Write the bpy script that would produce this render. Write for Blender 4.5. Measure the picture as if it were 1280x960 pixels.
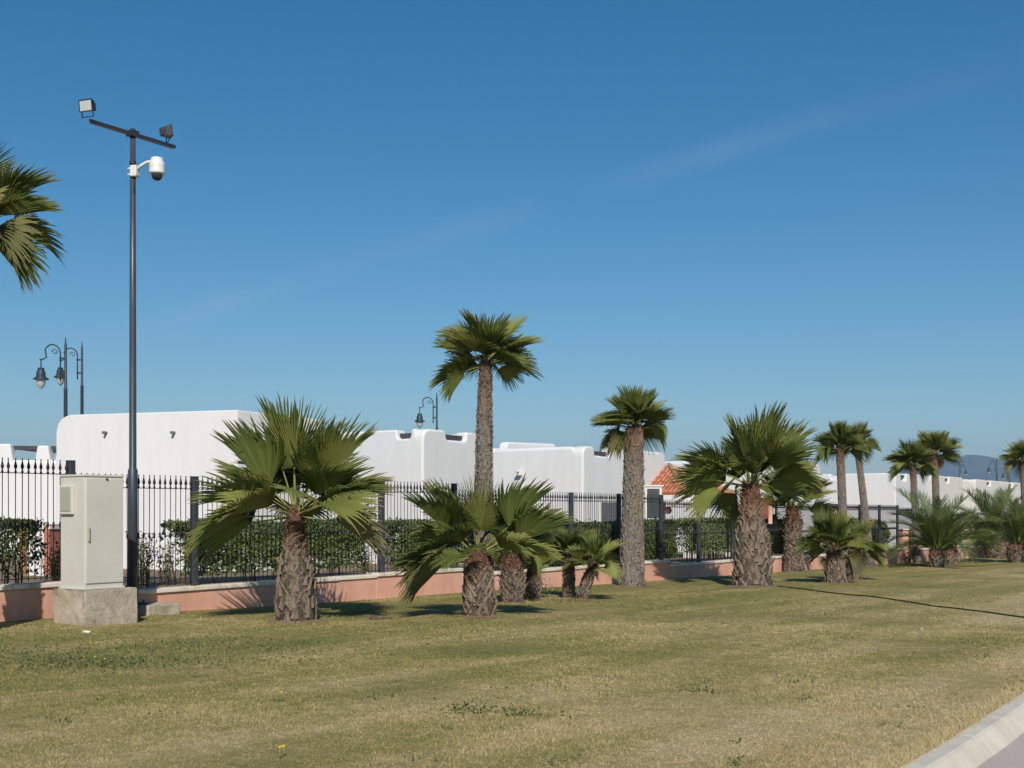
import bpy, bmesh, math, random
import numpy as np
from mathutils import Vector, Matrix

R = math.radians
scene = bpy.context.scene
for o in list(bpy.data.objects):
    bpy.data.objects.remove(o, do_unlink=True)
COL = scene.collection

# ------------------------------------------------------------------ camera
FPX = 1500.0            # focal length in photo pixels (photo is 1280 x 960)
HORIZON = 640.0
EYE = 1.6
cam_d = bpy.data.cameras.new('camera')
cam = bpy.data.objects.new('camera', cam_d)
COL.objects.link(cam)
cam.location = (0, 0, EYE)
cam.rotation_euler = (R(90), 0, 0)
cam_d.sensor_fit = 'HORIZONTAL'
cam_d.sensor_width = 36.0
cam_d.lens = 36.0 * FPX / 1280.0
cam_d.shift_y = (HORIZON - 480.0) / 1280.0
cam_d.clip_start = 0.1
cam_d.clip_end = 60000
scene.camera = cam

# ------------------------------------------------------------------ sky, sun, exposure
SUN_EL, SUN_AZ = 36.0, 4.0         # degrees; azimuth to the right of straight behind the camera
world = bpy.data.worlds.new('World')
scene.world = world
world.use_nodes = True
wn = world.node_tree
for n in list(wn.nodes):
    wn.nodes.remove(n)
w_out = wn.nodes.new('ShaderNodeOutputWorld')
w_bg = wn.nodes.new('ShaderNodeBackground')
w_sky = wn.nodes.new('ShaderNodeTexSky')
w_sky.sky_type = 'NISHITA'
w_sky.sun_disc = False
w_sky.sun_elevation = R(SUN_EL)
w_sky.sun_rotation = R(180 - SUN_AZ)
w_sky.altitude = 100
w_sky.air_density = 1.0
w_sky.dust_density = 0.25
w_sky.ozone_density = 3.0
w_bg.inputs['Strength'].default_value = 0.085
wn.links.new(w_bg.outputs[0], w_out.inputs[0])


def dir_px(px, py):
    return Vector(((px - 640) / FPX, 1.0, (HORIZON - py) / FPX)).normalized()


# a faint, spread-out old contrail crossing the sky
trail_n = dir_px(640, 268).cross(dir_px(1280, 72)).normalized()
w_geo = wn.nodes.new('ShaderNodeTexCoord')
w_dot = wn.nodes.new('ShaderNodeVectorMath'); w_dot.operation = 'DOT_PRODUCT'
w_dot.inputs[1].default_value = trail_n
wn.links.new(w_geo.outputs['Generated'], w_dot.inputs[0])
w_abs = wn.nodes.new('ShaderNodeMath'); w_abs.operation = 'ABSOLUTE'
wn.links.new(w_dot.outputs['Value'], w_abs.inputs[0])
w_rng = wn.nodes.new('ShaderNodeMapRange'); w_rng.interpolation_type = 'SMOOTHERSTEP'
w_rng.inputs['From Min'].default_value = 0.0
w_rng.inputs['From Max'].default_value = 0.017
w_rng.inputs['To Min'].default_value = 1.0
w_rng.inputs['To Max'].default_value = 0.0
wn.links.new(w_abs.outputs[0], w_rng.inputs['Value'])
w_noi = wn.nodes.new('ShaderNodeTexNoise')
w_noi.inputs['Scale'].default_value = 7.0
w_noi.inputs['Detail'].default_value = 4.0
wn.links.new(w_geo.outputs['Generated'], w_noi.inputs['Vector'])
w_nr = wn.nodes.new('ShaderNodeMapRange')
w_nr.inputs['From Min'].default_value = 0.38
w_nr.inputs['From Max'].default_value = 0.7
wn.links.new(w_noi.outputs['Fac'], w_nr.inputs['Value'])
w_mul = wn.nodes.new('ShaderNodeMath'); w_mul.operation = 'MULTIPLY'
wn.links.new(w_rng.outputs[0], w_mul.inputs[0]); wn.links.new(w_nr.outputs[0], w_mul.inputs[1])
w_m2 = wn.nodes.new('ShaderNodeMath'); w_m2.operation = 'MULTIPLY'; w_m2.inputs[1].default_value = 0.06
wn.links.new(w_mul.outputs[0], w_m2.inputs[0])
w_mix = wn.nodes.new('ShaderNodeMix'); w_mix.data_type = 'RGBA'
wn.links.new(w_m2.outputs[0], w_mix.inputs['Factor'])
w_hsv = wn.nodes.new('ShaderNodeHueSaturation')
w_hsv.inputs['Saturation'].default_value = 1.39
w_hsv.inputs['Hue'].default_value = 0.494
wn.links.new(w_sky.outputs[0], w_hsv.inputs['Color'])
wn.links.new(w_hsv.outputs[0], w_mix.inputs['A'])
w_mix.inputs['B'].default_value = (9, 9.4, 10, 1)
wn.links.new(w_mix.outputs['Result'], w_bg.inputs['Color'])

sun_d = bpy.data.lights.new('sun', 'SUN')
sun_d.energy = 4.4
sun_d.angle = R(0.53)
sun_d.color = (1.0, 0.935, 0.84)
sun = bpy.data.objects.new('sun', sun_d)
COL.objects.link(sun)
to_sun = Vector((math.sin(R(SUN_AZ)) * math.cos(R(SUN_EL)), -math.cos(R(SUN_AZ)) * math.cos(R(SUN_EL)), math.sin(R(SUN_EL))))
sun.rotation_euler = to_sun.to_track_quat('Z', 'Y').to_euler()
sun.location = (0, 0, 30)

vs = scene.view_settings
vs.view_transform = 'Standard'
vs.look = 'None'
vs.exposure = 0.0
vs.gamma = 1.0
vs.use_curve_mapping = False
scene.render.resolution_x = 1024
scene.render.resolution_y = 768

# ------------------------------------------------------------------ layout frame
# The fence runs along U; TB points from the road to the houses. Posts stand every STEP metres.
P0 = Vector((-6.53, 17.76, 0))
STEP = 2.31
U = Vector((0.5744, 0.8186, 0)).normalized()
TB = Vector((-U.y, U.x, 0))
FA = math.atan2(U.y, U.x)


def st(s, t, z=0.0):
    return P0 + U * s + TB * t + Vector((0, 0, z))


def to_st(x, y):
    d = Vector((x, y, 0)) - P0
    return d.dot(U), d.dot(TB)


def lawn_st(s):
    i = max(-22.0, min(60.0, s / STEP))
    return 0.03 - 0.038 * i + 0.00025 * i * i


def lawn_z(x, y):
    s, t = to_st(x, y)
    z = lawn_st(s)
    z += 0.018 * math.sin(0.55 * x + 0.31 * y) * math.sin(0.23 * y - 0.4 * x + 1.0) + 0.010 * math.sin(1.3 * x - 0.9 * y)
    return z


def at(px, py, D):
    return Vector(((px - 640) / FPX * D, D, EYE - (py - HORIZON) / FPX * D))


def on_lawn(px, py):
    D = 3.0
    for _ in range(4000):
        p = at(px, py, D)
        if p.z <= lawn_z(p.x, p.y):
            break
        D += 0.03
    p.z = lawn_z(p.x, p.y)
    return p


def s_of(px, t=0.0):
    """distance along the fence line (offset t) seen in photo column px"""
    k = (px - 640) / FPX
    b = P0 + TB * t
    return (k * b.y - b.x) / (U.x - k * U.y)


def depth_st(s, t=0.0):
    return st(s, t).y


# ------------------------------------------------------------------ material helpers
def new_mat(name):
    m = bpy.data.materials.new(name)
    m.use_nodes = True
    nt = m.node_tree
    b = nt.nodes['Principled BSDF']
    return m, nt, b


def N(nt, typ, **kw):
    n = nt.nodes.new(typ)
    for k, v in kw.items():
        if k in n.inputs:
            n.inputs[k].default_value = v
        else:
            setattr(n, k, v)
    return n


def ramp(nt, fac, stops):
    r = nt.nodes.new('ShaderNodeValToRGB')
    els = r.color_ramp.elements
    while len(els) < len(stops):
        els.new(0.5)
    for e, (p, c) in zip(els, stops):
        e.position = p
        e.color = (*c, 1)
    nt.links.new(fac, r.inputs['Fac'])
    return r.outputs['Color']


def mixc(nt, fac, a, b, mode='MIX'):
    m = nt.nodes.new('ShaderNodeMix')
    m.data_type = 'RGBA'
    m.blend_type = mode
    for sock, v in (('Factor', fac), ('A', a), ('B', b)):
        if isinstance(v, bpy.types.NodeSocket):
            nt.links.new(v, m.inputs[sock])
        elif sock == 'Factor':
            m.inputs[sock].default_value = v
        else:
            m.inputs[sock].default_value = (*v, 1)
    return m.outputs['Result']


def math_n(nt, op, a, b=None):
    m = nt.nodes.new('ShaderNodeMath')
    m.operation = op
    for i, v in enumerate((a, b)):
        if v is None:
            continue
        if isinstance(v, bpy.types.NodeSocket):
            nt.links.new(v, m.inputs[i])
        else:
            m.inputs[i].default_value = v
    return m.outputs[0]


def maprange(nt, v, a, b, c=0.0, d=1.0):
    m = nt.nodes.new('ShaderNodeMapRange')
    m.inputs['From Min'].default_value = a
    m.inputs['From Max'].default_value = b
    m.inputs['To Min'].default_value = c
    m.inputs['To Max'].default_value = d
    nt.links.new(v, m.inputs['Value'])
    return m.outputs[0]


def world_pos(nt, rot=0.0, scale=(1, 1, 1)):
    g = nt.nodes.new('ShaderNodeNewGeometry')
    mp = nt.nodes.new('ShaderNodeMapping')
    mp.inputs['Rotation'].default_value = (0, 0, rot)
    mp.inputs['Scale'].default_value = scale
    nt.links.new(g.outputs['Position'], mp.inputs['Vector'])
    if rot:
        mp.inputs['Scale'].default_value = (1, 1, 1)
        m2 = nt.nodes.new('ShaderNodeMapping')
        m2.inputs['Scale'].default_value = scale
        nt.links.new(mp.outputs[0], m2.inputs['Vector'])
        return m2.outputs[0]
    return mp.outputs[0]


def noise(nt, vec, scale, detail=4.0, rough=0.55, dist=0.0):
    n = N(nt, 'ShaderNodeTexNoise')
    n.inputs['Scale'].default_value = scale
    n.inputs['Detail'].default_value = detail
    n.inputs['Roughness'].default_value = rough
    n.inputs['Distortion'].default_value = dist
    if vec is not None:
        nt.links.new(vec, n.inputs['Vector'])
    return n.outputs['Fac']


def bump(nt, b, h, strength, dist):
    bn = N(nt, 'ShaderNodeBump')
    bn.inputs['Strength'].default_value = strength
    bn.inputs['Distance'].default_value = dist
    nt.links.new(h, bn.inputs['Height'])
    nt.links.new(bn.outputs[0], b.inputs['Normal'])


def simple(name, col, rough=0.6, metal=0.0, var=0.12, scale=6.0, bmp=0.0, bscale=40.0, spec=0.4):
    m, nt, b = new_mat(name)
    vec = world_pos(nt)
    f = noise(nt, vec, scale, 5)
    c = mixc(nt, maprange(nt, f, 0.25, 0.75), tuple(x * (1 - var) for x in col), tuple(min(1, x * (1 + var)) for x in col))
    nt.links.new(c, b.inputs['Base Color'])
    b.inputs['Roughness'].default_value = rough
    b.inputs['Metallic'].default_value = metal
    b.inputs['Specular IOR Level'].default_value = spec
    if bmp:
        bump(nt, b, noise(nt, vec, bscale, 4), bmp, 0.02)
    return m


M = {}


def build_materials():
    # white stucco, faint streaks and blotches of wear
    m, nt, b = new_mat('white_stucco')
    vec = world_pos(nt)
    streak = noise(nt, world_pos(nt, scale=(3.0, 3.0, 0.35)), 1.0, 5, 0.6)
    blot = noise(nt, vec, 0.7, 4)
    c = mixc(nt, maprange(nt, streak, 0.45, 0.8, 0, 0.6), (0.715, 0.71, 0.705), (0.63, 0.62, 0.60))
    c = mixc(nt, maprange(nt, blot, 0.5, 0.75, 0, 0.35), c, (0.74, 0.735, 0.72))
    nt.links.new(c, b.inputs['Base Color'])
    b.inputs['Roughness'].default_value = 0.85
    b.inputs['Specular IOR Level'].default_value = 0.2
    h = math_n(nt, 'ADD', noise(nt, vec, 18, 5), math_n(nt, 'MULTIPLY', noise(nt, vec, 1.4, 3), 2.5))
    bump(nt, b, h, 0.16, 0.02)
    M['stucco'] = m

    m, nt, b = new_mat('cream_stucco')
    vec = world_pos(nt)
    streak = noise(nt, world_pos(nt, scale=(3.0, 3.0, 0.35)), 1.0, 5, 0.6)
    c = mixc(nt, maprange(nt, streak, 0.45, 0.8, 0, 0.6), (0.70, 0.675, 0.615), (0.62, 0.59, 0.52))
    nt.links.new(c, b.inputs['Base Color'])
    b.inputs['Roughness'].default_value = 0.85
    bump(nt, b, noise(nt, vec, 18, 5), 0.3, 0.02)
    M['cream'] = m

    # terracotta render of the low wall
    m, nt, b = new_mat('terracotta_render')
    vec = world_pos(nt)
    f = noise(nt, vec, 1.6, 6, 0.6)
    g = noise(nt, world_pos(nt, scale=(4, 4, 0.7)), 1.3, 5)
    c = ramp(nt, f, [(0.3, (0.61, 0.32, 0.225)), (0.55, (0.73, 0.40, 0.295)), (0.8, (0.77, 0.46, 0.35))])
    c = mixc(nt, maprange(nt, g, 0.55, 0.8, 0, 0.45), c, (0.42, 0.28, 0.21))
    nt.links.new(c, b.inputs['Base Color'])
    b.inputs['Roughness'].default_value = 0.9
    b.inputs['Specular IOR Level'].default_value = 0.2
    bump(nt, b, noise(nt, vec, 35, 5), 0.4, 0.01)
    M['terracotta'] = m

    m, nt, b = new_mat('coping_concrete')
    vec = world_pos(nt)
    f = noise(nt, vec, 5, 6, 0.65)
    c = ramp(nt, f, [(0.3, (0.54, 0.45, 0.34)), (0.5, (0.75, 0.67, 0.55)), (0.8, (0.82, 0.75, 0.64))])
    nt.links.new(c, b.inputs['Base Color'])
    b.inputs['Roughness'].default_value = 0.9
    bump(nt, b, noise(nt, vec, 60, 4), 0.4, 0.01)
    M['coping'] = m

    m, nt, b = new_mat('raw_concrete')
    vec = world_pos(nt)
    f = noise(nt, vec, 3.2, 7, 0.65, 0.6)
    g = noise(nt, vec, 22, 4, 0.6)
    c = ramp(nt, f, [(0.3, (0.24, 0.19, 0.14)), (0.46, (0.41, 0.34, 0.26)), (0.60, (0.52, 0.45, 0.36)), (0.8, (0.66, 0.60, 0.51))])
    c = mixc(nt, maprange(nt, g, 0.5, 0.75, 0, 0.4), c, (0.30, 0.25, 0.2))
    nt.links.new(c, b.inputs['Base Color'])
    b.inputs['Roughness'].default_value = 0.92
    bump(nt, b, math_n(nt, 'ADD', f, g), 0.6, 0.02)
    M['concrete'] = m

    m, nt, b = new_mat('kerb_concrete')
    vec = world_pos(nt)
    f = noise(nt, vec, 2.4, 6, 0.6)
    g = noise(nt, vec, 60, 3, 0.6)
    c = ramp(nt, f, [(0.3, (0.53, 0.47, 0.385)), (0.55, (0.65, 0.59, 0.49)), (0.8, (0.72, 0.66, 0.56))])
    c = mixc(nt, maprange(nt, g, 0.5, 0.8, 0, 0.15), c, (0.30, 0.27, 0.23))
    nt.links.new(c, b.inputs['Base Color'])
    b.inputs['Roughness'].default_value = 0.9
    bump(nt, b, g, 0.35, 0.006)
    M['kerb'] = m

    m, nt, b = new_mat('road_surface')
    vec = world_pos(nt)
    f = noise(nt, vec, 1.2, 6, 0.6)
    g = noise(nt, vec, 110, 3, 0.7)
    c = ramp(nt, f, [(0.3, (0.44, 0.37, 0.32)), (0.6, (0.53, 0.45, 0.40)), (0.8, (0.58, 0.50, 0.45))])
    c = mixc(nt, maprange(nt, g, 0.45, 0.75, 0, 0.5), c, (0.34, 0.28, 0.25))
    nt.links.new(c, b.inputs['Base Color'])
    b.inputs['Roughness'].default_value = 0.92
    bump(nt, b, g, 0.5, 0.006)
    M['road'] = m

    # lawn colour shared by the soil sheet and the blades: green and sun-dried patches, mowing tracks along U
    def lawn_color(nt):
        vec = world_pos(nt)
        along = world_pos(nt, rot=-FA, scale=(0.16, 1.0, 1.0))
        big = noise(nt, vec, 0.16, 3, 0.5)
        mid = noise(nt, vec, 0.75, 5, 0.6)
        track = noise(nt, along, 0.95, 4, 0.55, 0.35)
        fine = noise(nt, vec, 6.0, 4, 0.65)
        a = math_n(nt, 'ADD', math_n(nt, 'MULTIPLY', mid, 0.34), math_n(nt, 'MULTIPLY', track, 0.62))
        a = math_n(nt, 'ADD', a, math_n(nt, 'MULTIPLY', big, 0.45))
        a = math_n(nt, 'ADD', a, math_n(nt, 'MULTIPLY', fine, 0.28))
        # drier towards the kerb: distance from the fence
        vp = N(nt, 'ShaderNodeVectorMath', operation='DOT_PRODUCT')
        gg = N(nt, 'ShaderNodeNewGeometry')
        nt.links.new(gg.outputs['Position'], vp.inputs[0])
        vp.inputs[1].default_value = TB
        t = math_n(nt, 'SUBTRACT', vp.outputs['Value'], P0.dot(TB))
        a = math_n(nt, 'ADD', a, maprange(nt, t, -13, 0, 0.07, -0.06))
        a = math_n(nt, 'ADD', a, maprange(nt, t, -13.6, -11.6, 0.06, 0.0))
        return a

    stops = [(0.48, (0.110, 0.136, 0.036)), (0.65, (0.210, 0.210, 0.065)), (0.78, (0.308, 0.265, 0.097)), (0.90, (0.44, 0.345, 0.16)), (1.0, (0.54, 0.43, 0.235))]
    m, nt, b = new_mat('lawn_turf')
    a = lawn_color(nt)
    vec = world_pos(nt)
    g = noise(nt, vec, 45, 4, 0.7)
    c = ramp(nt, math_n(nt, 'SUBTRACT', a, 0.03), stops)
    c = mixc(nt, maprange(nt, g, 0.45, 0.75, 0, 0.55), c, (0.085, 0.078, 0.03))
    nt.links.new(c, b.inputs['Base Color'])
    b.inputs['Roughness'].default_value = 0.95
    b.inputs['Specular IOR Level'].default_value = 0.1
    bump(nt, b, math_n(nt, 'ADD', g, noise(nt, vec, 12, 4, 0.6)), 0.9, 0.03)
    M['lawn'] = m

    m, nt, b = new_mat('grass_blade')
    a = lawn_color(nt)
    at_ = N(nt, 'ShaderNodeAttribute', attribute_name='rnd')
    a2 = math_n(nt, 'ADD', a, maprange(nt, at_.outputs['Fac'], 0, 1, -0.17, 0.17))
    c = ramp(nt, a2, stops)
    nt.links.new(c, b.inputs['Base Color'])
    b.inputs['Roughness'].default_value = 0.75
    b.inputs['Specular IOR Level'].default_value = 0.2
    M['blade'] = m

    m, nt, b = new_mat('garden_soil')
    vec = world_pos(nt)
    f = noise(nt, vec, 3, 6, 0.65)
    c = ramp(nt, f, [(0.3, (0.13, 0.085, 0.05)), (0.55, (0.24, 0.17, 0.105)), (0.75, (0.30, 0.25, 0.16))])
    nt.links.new(c, b.inputs['Base Color'])
    b.inputs['Roughness'].default_value = 0.95
    bump(nt, b, f, 0.8, 0.05)
    M['soil'] = m

    m, nt, b = new_mat('far_ground')
    vec = world_pos(nt)
    c = ramp(nt, noise(nt, vec, 0.02, 6, 0.6), [(0.35, (0.09, 0.085, 0.04)), (0.7, (0.20, 0.165, 0.10))])
    nt.links.new(c, b.inputs['Base Color'])
    b.inputs['Roughness'].default_value = 0.95
    M['far_ground'] = m

    m, nt, b = new_mat('mountain_rock')
    vec = world_pos(nt)
    c = ramp(nt, noise(nt, vec, 0.0035, 7, 0.62), [(0.35, (0.055, 0.055, 0.038)), (0.6, (0.13, 0.11, 0.08)), (0.8, (0.20, 0.17, 0.13))])
    nt.links.new(c, b.inputs['Base Color'])
    b.inputs['Roughness'].default_value = 0.95
    M['mountain'] = m

    # palm fronds
    def leaf(name, dark, light, tip, transl):
        m, nt, b = new_mat(name)
        oi = N(nt, 'ShaderNodeObjectInfo')
        at_ = N(nt, 'ShaderNodeAttribute', attribute_name='rr')
        sd = N(nt, 'ShaderNodeAttribute', attribute_name='rnd')
        c = mixc(nt, oi.outputs['Random'], dark, light)
        c = mixc(nt, maprange(nt, sd.outputs['Fac'], 0, 1, 0, 0.45), c, light)
        # yellowish ribs near the hub and dry tips
        c = mixc(nt, maprange(nt, at_.outputs['Fac'], 0.0, 0.45, 0.35, 0.0), c, (0.20, 0.235, 0.06))
        tipf = math_n(nt, 'MULTIPLY', maprange(nt, at_.outputs['Fac'], 0.80, 1.0, 0, 1), maprange(nt, sd.outputs['Fac'], 0.25, 0.8, 0.15, 1))
        c = mixc(nt, tipf, c, tip)
        nt.links.new(c, b.inputs['Base Color'])
        b.inputs['Roughness'].default_value = 0.5
        b.inputs['Specular IOR Level'].default_value = 0.3
        tr = N(nt, 'ShaderNodeBsdfTranslucent')
        nt.links.new(mixc(nt, 0.5, c, (0.16, 0.24, 0.03)), tr.inputs['Color'])
        mx = N(nt, 'ShaderNodeMixShader')
        mx.inputs[0].default_value = transl
        nt.links.new(b.outputs[0], mx.inputs[1])
        nt.links.new(tr.outputs[0], mx.inputs[2])
        nt.links.new(mx.outputs[0], nt.nodes['Material Output'].inputs['Surface'])
        return m
    M['frond'] = leaf('palm_blade', (0.062, 0.092, 0.019), (0.265, 0.290, 0.072), (0.28, 0.22, 0.09), 0.27)
    M['frond_old'] = leaf('palm_blade_old', (0.11, 0.115, 0.035), (0.235, 0.21, 0.085), (0.30, 0.22, 0.11), 0.2)
    M['feather'] = leaf('feather_frond', (0.055, 0.088, 0.026), (0.150, 0.190, 0.056), (0.22, 0.20, 0.09), 0.25)
    M['dead'] = leaf('dead_frond', (0.26, 0.16, 0.07), (0.38, 0.25, 0.11), (0.40, 0.30, 0.17), 0.2)
    M['hedge'] = leaf('hedge_leaf', (0.066, 0.104, 0.030), (0.225, 0.285, 0.092), (0.10, 0.14, 0.04), 0.2)
    M['shrub'] = leaf('shrub_leaf', (0.07, 0.10, 0.03), (0.19, 0.21, 0.075), (0.2, 0.2, 0.08), 0.25)
    M['weed'] = leaf('weed_leaf', (0.07, 0.10, 0.03), (0.16, 0.19, 0.065), (0.1, 0.14, 0.05), 0.2)
    M['petiole'] = simple('petiole', (0.235, 0.25, 0.075), 0.5, var=0.3, scale=4)
    M['stem'] = simple('hedge_stem', (0.17, 0.125, 0.08), 0.9, var=0.35, scale=8)

    # palm trunks: grey weathered below, red-brown and fibrous above (attribute 'hh' = height fraction)
    def trunk(name, grey, brown, redfrom):
        m, nt, b = new_mat(name)
        vec = world_pos(nt)
        hh = N(nt, 'ShaderNodeAttribute', attribute_name='hh').outputs['Fac']
        f = noise(nt, world_pos(nt, scale=(9, 9, 1.6)), 3.0, 6, 0.7)
        g = noise(nt, vec, 7.0, 5, 0.65)
        gcol = mixc(nt, maprange(nt, f, 0.3, 0.75), tuple(x * 0.42 for x in grey), tuple(x * 1.32 for x in grey))
        bcol = mixc(nt, maprange(nt, g, 0.3, 0.75), tuple(x * 0.4 for x in brown), tuple(x * 1.3 for x in brown))
        k = maprange(nt, math_n(nt, 'ADD', hh, math_n(nt, 'MULTIPLY', g, 0.3)), redfrom, redfrom + 0.3)
        c = mixc(nt, k, gcol, bcol)
        nt.links.new(c, b.inputs['Base Color'])
        b.inputs['Roughness'].default_value = 0.92
        b.inputs['Specular IOR Level'].default_value = 0.15
        bump(nt, b, math_n(nt, 'ADD', f, g), 1.0, 0.05)
        return m
    M['trunk'] = trunk('palm_trunk', (0.15, 0.115, 0.085), (0.16, 0.085, 0.055), 0.72)
    M['trunk_tall'] = trunk('palm_trunk_tall', (0.275, 0.23, 0.19), (0.25, 0.15, 0.10), 0.86)
    M['boot'] = trunk('leaf_base', (0.32, 0.25, 0.19), (0.25, 0.13, 0.085), 0.72)
    M['boot_tall'] = trunk('leaf_base_tall', (0.31, 0.265, 0.22), (0.27, 0.155, 0.10), 0.86)
    M['fibre'] = simple('trunk_fibre', (0.095, 0.058, 0.038), 0.95, var=0.45, scale=30)

    M['iron'] = simple('black_iron', (0.020, 0.020, 0.026), 0.5, 0.0, 0.25, 9)
    M['post'] = simple('slate_paint', (0.048, 0.052, 0.064), 0.5, 0.0, 0.15, 4)
    M['mast'] = simple('mast_paint', (0.050, 0.058, 0.075), 0.38, 0.0, 0.2, 3, spec=0.5)
    M['dark_metal'] = simple('dark_metal', (0.045, 0.047, 0.055), 0.45, 0.3, 0.2, 8)
    M['lamp_paint'] = simple('lamp_paint', (0.030, 0.045, 0.058), 0.45, 0.0, 0.2, 6)
    M['cabinet'] = simple('cabinet_paint', (0.60, 0.585, 0.52), 0.5, 0.0, 0.06, 2.2, 0.05, 30)
    M['cabinet_plate'] = simple('cabinet_plate', (0.40, 0.41, 0.31), 0.45, 0.0, 0.08, 6)
    M['white_plastic'] = simple('white_plastic', (0.70, 0.69, 0.64), 0.4, 0.0, 0.05, 8)
    M['brown_beam'] = simple('brown_beam', (0.060, 0.058, 0.062), 0.6, 0, 0.2, 4)
    M['wood'] = simple('weathered_board', (0.40, 0.315, 0.19), 0.8, 0, 0.3, 5)
    M['shutter'] = simple('grey_shutter', (0.20, 0.205, 0.215), 0.5, 0, 0.08, 3)
    M['dark_door'] = simple('brown_grey_door', (0.17, 0.155, 0.145), 0.6, 0, 0.1, 3)
    M['door_red'] = simple('terracotta_pier', (0.45, 0.17, 0.11), 0.85, 0, 0.15, 5)
    M['galv'] = simple('antenna_metal', (0.5, 0.5, 0.5), 0.4, 0.8, 0.1, 5)
    M['rubber'] = simple('black_hose', (0.015, 0.014, 0.012), 0.6, 0, 0.2, 8)
    M['stone'] = simple('clod', (0.12, 0.075, 0.05), 0.95, 0, 0.3, 30)
    M['litter'] = simple('paper_scrap', (0.75, 0.74, 0.7), 0.8, 0, 0.05, 30)
    M['petal'] = simple('yellow_petal', (0.75, 0.50, 0.03), 0.6, 0, 0.1, 30)
    M['towel'] = simple('red_towel', (0.30, 0.04, 0.05), 0.9, 0, 0.2, 9)
    M['pink'] = simple('pink_shade', (0.62, 0.42, 0.45), 0.8, 0, 0.1, 9)

    m, nt, b = new_mat('roof_tile')
    vec = world_pos(nt)
    oi = N(nt, 'ShaderNodeObjectInfo')
    f = noise(nt, vec, 5, 5)
    c = mixc(nt, maprange(nt, f, 0.3, 0.7), (0.38, 0.125, 0.065), (0.54, 0.21, 0.115))
    c = mixc(nt, math_n(nt, 'MULTIPLY', oi.outputs['Random'], 0.35), c, (0.62, 0.27, 0.15))
    nt.links.new(c, b.inputs['Base Color'])
    b.inputs['Roughness'].default_value = 0.85
    M['tile'] = m
    M['ridge'] = simple('ridge_mortar', (0.50, 0.34, 0.26), 0.9, 0, 0.2, 8)

    m, nt, b = new_mat('window_glass')
    c = mixc(nt, noise(nt, world_pos(nt), 1.5, 2), (0.05, 0.065, 0.075), (0.10, 0.12, 0.13))
    nt.links.new(c, b.inputs['Base Color'])
    b.inputs['Roughness'].default_value = 0.06
    b.inputs['Specular IOR Level'].default_value = 0.6
    M['glass'] = m

    m, nt, b = new_mat('flood_lens')
    c = mixc(nt, noise(nt, world_pos(nt), 14, 3), (0.42, 0.45, 0.44), (0.62, 0.64, 0.60))
    nt.links.new(c, b.inputs['Base Color'])
    b.inputs['Roughness'].default_value = 0.12
    M['lens'] = m
    m, nt, b = new_mat('frosted_globe')
    c = mixc(nt, noise(nt, world_pos(nt), 9, 3), (0.40, 0.43, 0.42), (0.50, 0.52, 0.50))
    nt.links.new(c, b.inputs['Base Color'])
    b.inputs['Roughness'].default_value = 0.25
    M['globe'] = m
    m, nt, b = new_mat('smoked_dome')
    c = mixc(nt, noise(nt, world_pos(nt), 9, 3), (0.02, 0.022, 0.026), (0.04, 0.042, 0.05))
    nt.links.new(c, b.inputs['Base Color'])
    b.inputs['Roughness'].default_value = 0.08
    M['dome'] = m


build_materials()

# ------------------------------------------------------------------ object helpers
def link(o, parent=None):
    COL.objects.link(o)
    if parent is not None:
        o.parent = parent
    return o


def tag(o, label=None, cat=None, group=None, kind=None):
    if label:
        o['label'] = label
    if cat:
        o['category'] = cat
    if group:
        o['group'] = group
    if kind:
        o['kind'] = kind
    return o


def thing(name, label, cat, loc=(0, 0, 0), rz=0.0, group=None):
    o = bpy.data.objects.new(name, None)
    o.empty_display_size = 0.2
    link(o)
    o.location = loc
    o.rotation_euler = (0, 0, rz)
    return tag(o, label, cat, group)


def mesh_np(name, verts, faces, mats, attrs=None, smooth=False, midx=None):
    """verts (n,3) array, faces list or (m,k) array"""
    me = bpy.data.meshes.new(name)
    if isinstance(faces, np.ndarray):
        n, k = faces.shape
        me.vertices.add(len(verts))
        me.vertices.foreach_set('co', np.asarray(verts, dtype=np.float32).ravel())
        me.loops.add(n * k)
        me.loops.foreach_set('vertex_index', faces.astype(np.int32).ravel())
        me.polygons.add(n)
        me.polygons.foreach_set('loop_start', np.arange(0, n * k, k, dtype=np.int32))
        me.polygons.foreach_set('loop_total', np.full(n, k, dtype=np.int32))
        me.update(calc_edges=True)
    else:
        me.from_pydata([tuple(v) for v in verts], [], faces)
        me.update()
    for m in (mats if isinstance(mats, (list, tuple)) else [mats]):
        me.materials.append(m)
    if attrs:
        for an, av in attrs.items():
            a = me.attributes.new(an, 'FLOAT', 'POINT')
            a.data.foreach_set('value', np.asarray(av, dtype=np.float32))
    if midx is not None:
        me.polygons.foreach_set('material_index', np.asarray(midx, dtype=np.int32))
    if smooth:
        me.polygons.foreach_set('use_smooth', np.ones(len(me.polygons), dtype=bool))
    return me


def obj(name, me, parent=None, loc=(0, 0, 0), rot=(0, 0, 0), scale=1.0):
    o = bpy.data.objects.new(name, me)
    link(o, parent)
    o.location = loc
    o.rotation_euler = rot
    o.scale = (scale,) * 3 if not hasattr(scale, '__len__') else scale
    return o


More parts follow.
